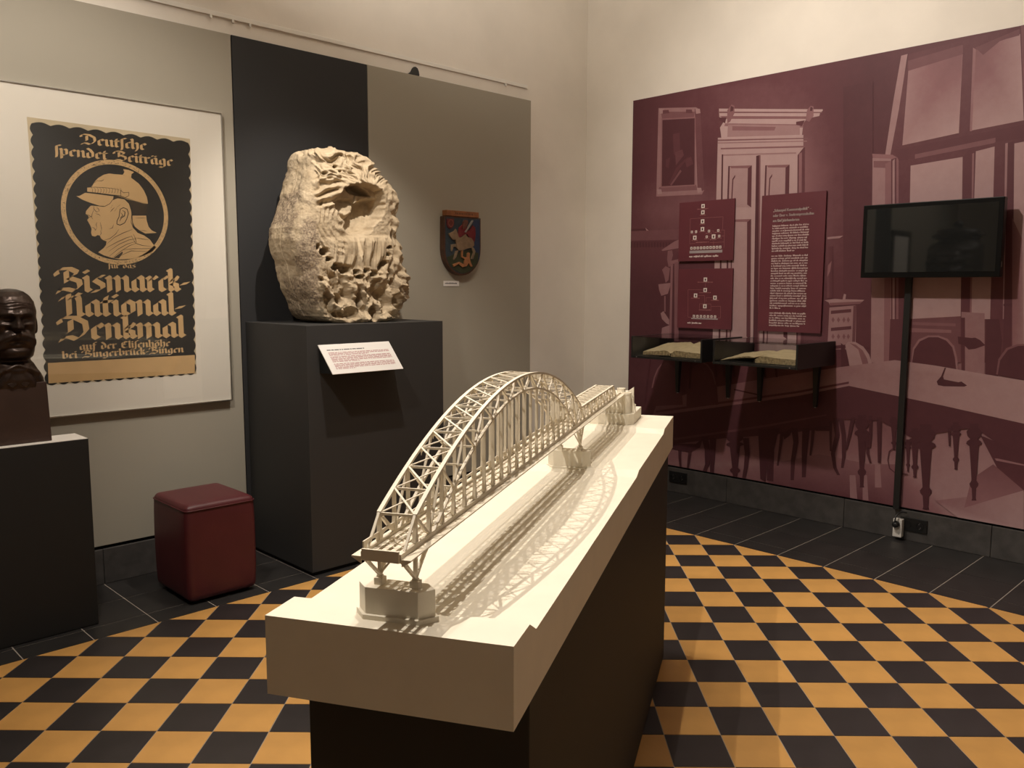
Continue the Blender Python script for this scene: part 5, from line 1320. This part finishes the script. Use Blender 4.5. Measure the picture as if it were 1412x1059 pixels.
# front beam
MB().prism([B(SD0 - .003, n, z) for n, z in ((NR_, 1.133), (NL_, 1.133), (NL_, 1.1515), (NR_, 1.1515))], BD * .004).obj('end_beam', M_truss, bm_)
for n, sg_ in ((NR_, -1), (NL_, 1)):
    # bottom chord + arched parapet plate
    MB().bar(B(SD0, n, 1.1405), B(SD1, n, 1.1405), .0055, .0120, BN).obj('side_girder', M_truss, bm_)
    pp = MB(); i = -1
    while True:
        s0 = SA + PS * i; s1 = s0 + PS
        if s1 > SD1: break
        poly = [B(s0, n, 1.1615), B(s0, n, 1.1465), B(s0 + .008, n, 1.1465)]
        for k in range(7):
            a = math.pi * k / 6; poly.append(B(s0 + PS / 2 - (PS / 2 - .0095) * math.cos(a), n, 1.1470 + .0095 * math.sin(a) ** .6))
        poly += [B(s1 - .008, n, 1.1465), B(s1, n, 1.1465), B(s1, n, 1.1615)]
        if sg_ > 0: pp.prism([p - BN * .0013 for p in poly], BN * .0026)
        i += 1
    if sg_ > 0: pp.obj('parapet_plate', M_truss, bm_)
    # walkway with brackets
    a, b = n + sg_ * .0030, n + sg_ * .0190
    MB().hexa([B(SD0, min(a, b), 1.1360), B(SD1, min(a, b), 1.1360), B(SD1, max(a, b), 1.1360), B(SD0, max(a, b), 1.1360),
               B(SD0, min(a, b), 1.1385), B(SD1, min(a, b), 1.1385), B(SD1, max(a, b), 1.1385), B(SD0, max(a, b), 1.1385)]).obj('walkway', M_truss, bm_)
    for i in range(-1, 35):
        s = SA + PS * i
        if s > SD1: break
        if i == -1: s = SD0 + .002
        MB().prism([B(s - .001, a, 1.1358), B(s - .001, b, 1.1358), B(s - .001, a, 1.1265)], BD * .002).obj('walkway_bracket', M_truss, bm_)
# approach span
A0, A1, AT, AB = SB_, 3.188, 1.1895, 1.1475
NA = 10; AP = (3.125 - A0) / NA
for n in (NR_, NL_):
    ch = MB(); ch.bar(B(A0, n, AT), B(3.125, n, AT), .0070, .0050, BN); ch.bar(B(3.125, n, AT), B(A1, n, AB), .0070, .0046, BN)
    tr = ch.obj('approach_truss', M_truss, bm_)
    for i in range(1, NA + 1):
        s = A0 + AP * i; mb = MB(); post(mb, s, n, AB, AT, .0055, .0034); mb.obj('post', M_truss, tr)
    for i in range(NA):
        s0, s1 = A0 + AP * i, A0 + AP * (i + 1)
        p, q = (B(s0, n, AT), B(s1, n, AB)) if i % 2 == 0 else (B(s0, n, AB), B(s1, n, AT))
        MB().bar(p, q, .0042, .0030, BN).obj('diagonal', M_truss, tr)
for i in range(2 * NA + 1):
    s = A0 + AP * i / 2
    if i % 2 == 0:
        crossbeam(s, AT, .005, .008)
    else:
        MB().bar(B(s, NR_, AT - .001), B(s, NL_, AT - .001), .0100, .0018, BD).obj('lattice_plate', M_truss, bm_)
for i in range(NA):
    s0, s1 = A0 + AP * i, A0 + AP * (i + 1)
    MB().bar(B(s0, NR_, AT + .0012), B(s1, NL_, AT + .0012), .0030, .0018, BN).obj('wind_brace', M_truss, bm_)
    MB().bar(B(s0, NL_, AT), B(s1, NR_, AT), .0030, .0018, BN).obj('wind_brace', M_truss, bm_)
# abutment with round towers
ab = MB()
nb0, nb1 = .470, .650
ab.prism([B(s, n, 1.0172) for s, n in ((3.281, .488), (3.281, .640), (3.300, nb1), (3.52, nb1), (3.52, nb0), (3.305, nb0))], (0, 0, .0425))
abut = ab.obj('abutment_base', M_slab, bm_, bevel=.0012)
MB().prism([B(s, n, 1.0600) for s, n in ((3.302, .516), (3.302, .610), (3.52, .610), (3.52, .516))], (0, 0, .066)).obj('abutment_block', M_slab, bm_, bevel=.001)
c0 = B(3.323, .506, 0)
mb = MB(); mb.lathe([(.0215, 1.0600), (.0210, 1.1330), (.0225, 1.1340), (.0225, 1.1415), (.0185, 1.1415), (.0185, 1.1370)], (c0.x, c0.y, 0), 36); mb.obj('round_tower', M_slab, bm_)
c1 = B(3.345, .612, 0)
mb = MB(); mb.lathe([(.0215, 1.0600), (.0210, 1.1330), (.0225, 1.1340), (.0225, 1.1415), (.0185, 1.1415), (.0185, 1.1370)], (c1.x, c1.y, 0), 36); mb.obj('round_tower', M_slab, bm_)
c2_ = B(3.395, .536, 0)
mb = MB(); mb.lathe([(.0175, 1.1262), (.0172, 1.1470), (.0180, 1.1475), (.0180, 1.1500), (.0150, 1.1500), (.0150, 1.1480)], (c2_.x, c2_.y, 0), 30); mb.obj('turret', M_slab, bm_)
mb = MB(); mb.prism([B(3.352, n, z) for n, z in ((.4745, 1.0600), (.5180, 1.0600), (.5180, 1.1330), (.4790, 1.1610), (.4780, 1.094), (.4700, 1.0905))], BD * .012); mb.obj('gable_wall', M_slab, bm_, bevel=.0008)
mb = MB(); mb.prism([B(3.336, n, z) for n, z in ((.4680, 1.0600), (.4860, 1.0600), (.4845, 1.118), (.4790, 1.113))], BD * .016); mb.obj('buttress', M_slab, bm_, bevel=.0006)
# black plinth under the slab
PS0, PS1, PN0, PN1 = 1.284, 3.450, .347, .759
t = thing('plinth', B(2.36, .555, 0), 'long black plinth carrying the white bridge model', 'plinth')
MB().hexa([B(PS0 + .01, PN0 + .01, 0), B(PS1 - .01, PN0 + .01, 0), B(PS1 - .01, PN1 - .01, 0), B(PS0 + .01, PN1 - .01, 0), B(PS0 + .01, PN0 + .01, .012), B(PS1 - .01, PN0 + .01, .012), B(PS1 - .01, PN1 - .01, .012), B(PS0 + .01, PN1 - .01, .012)]).obj('recessed_base', M_gap, t)
MB().hexa([B(PS0, PN0, .012), B(PS1, PN0, .012), B(PS1, PN1, .012), B(PS0, PN1, .012), B(PS0, PN0, ZB - .0003), B(PS1, PN0, ZB - .0003), B(PS1, PN1, ZB - .0003), B(PS0, PN1, ZB - .0003)]).obj('plinth_body', mat('black_model_plinth', (.014, .0135, .013), .65, bump=.03, bscale=250), t, bevel=.002)

# ================================================================== SEEN ONLY MIRRORED IN THE SCREEN
gp = thing('framed_print', (-1.45, YP, 1.45), 'narrow dark-framed white print on the left wall, seen only mirrored in the black screen', 'picture')
M_dfr = mat('dark_wood_frame', (.02, .014, .01), .4)
for a, b in (((-1.76, 1.40), (-1.70, 2.31)), ((-1.19, 1.40), (-1.13, 2.31)), ((-1.70, 2.25), (-1.19, 2.31)), ((-1.70, 1.40), (-1.19, 1.46))):
    MB().box((a[0], YP - .03, a[1]), (b[0], YP - .0005, b[1])).obj('frame_rail', M_dfr, gp)
MB().box((-1.70, YP - .012, 1.46), (-1.19, YP - .001, 2.25)).obj('print_sheet', M_mat, gp)

# dark carved figure group mirrored in the screen
def mir(px, py, y):
    p = on_plane(px, py, 1, y); return 2 * XT - p.x, p.z
yg = 3.75; gx, _ = mir(1318, 340, yg)
cg = MB(); rn = random.Random(21); prof = []
for px, py, hw in ((1322, 303, .6), (1322, 308, 2.5), (1322, 313, 1.5), (1322, 316, 9), (1322, 324, 11), (1322, 330, 8), (1320, 336, 11), (1318, 343, 15), (1317, 352, 17), (1316, 362, 18), (1315, 372, 18), (1314, 384, 18)):
    a, z = mir(px - hw, py, yg); b, _ = mir(px + hw, py, yg); prof.append(((a + b) / 2, abs(b - a) / 2, z))
lo = prof[-1][2]; vs = []; fs = []; NN = 40; fine = []
for i in range(len(prof) - 1):
    for k in range(6):
        u = k / 6; fine.append(tuple(prof[i][j] + (prof[i + 1][j] - prof[i][j]) * u for j in range(3)))
fine.append(prof[-1])
for cx, r, z in fine:
    for k in range(NN):
        a = 2 * math.pi * k / NN; rr = r * (1 + .28 * noise.noise(Vector((math.cos(a) * 2.2, math.sin(a) * 2.2, z * 14)))) + .01 * noise.noise(Vector((math.cos(a) * 5, math.sin(a) * 5, z * 40)))
        vs.append((cx + rr * math.cos(a), yg + min(rr, .3) * math.sin(a), z))
for i in range(len(fine) - 1):
    for k in range(NN): fs.append((i * NN + k, (i + 1) * NN + k, (i + 1) * NN + (k + 1) % NN, i * NN + (k + 1) % NN))
fs.append(tuple(range(NN))); fs.append(tuple((len(fine) - 1) * NN + k for k in range(NN - 1, -1, -1)))
cg.add(vs, fs)
tag(cg.obj('carved_figure', mat('dark_carved_wood', (.030, .020, .015), .5, var=.3, vscale=20), smooth=True, origin=(gx, yg, lo)), 'dark carved figure group with a finial, seen only mirrored in the black screen', 'sculpture')
plinth('plinth', gx - .38, gx + .38, yg - .32, yg + .32, lo - .001, M_pl, 'dark plinth under the carved figure group, outside the frame')
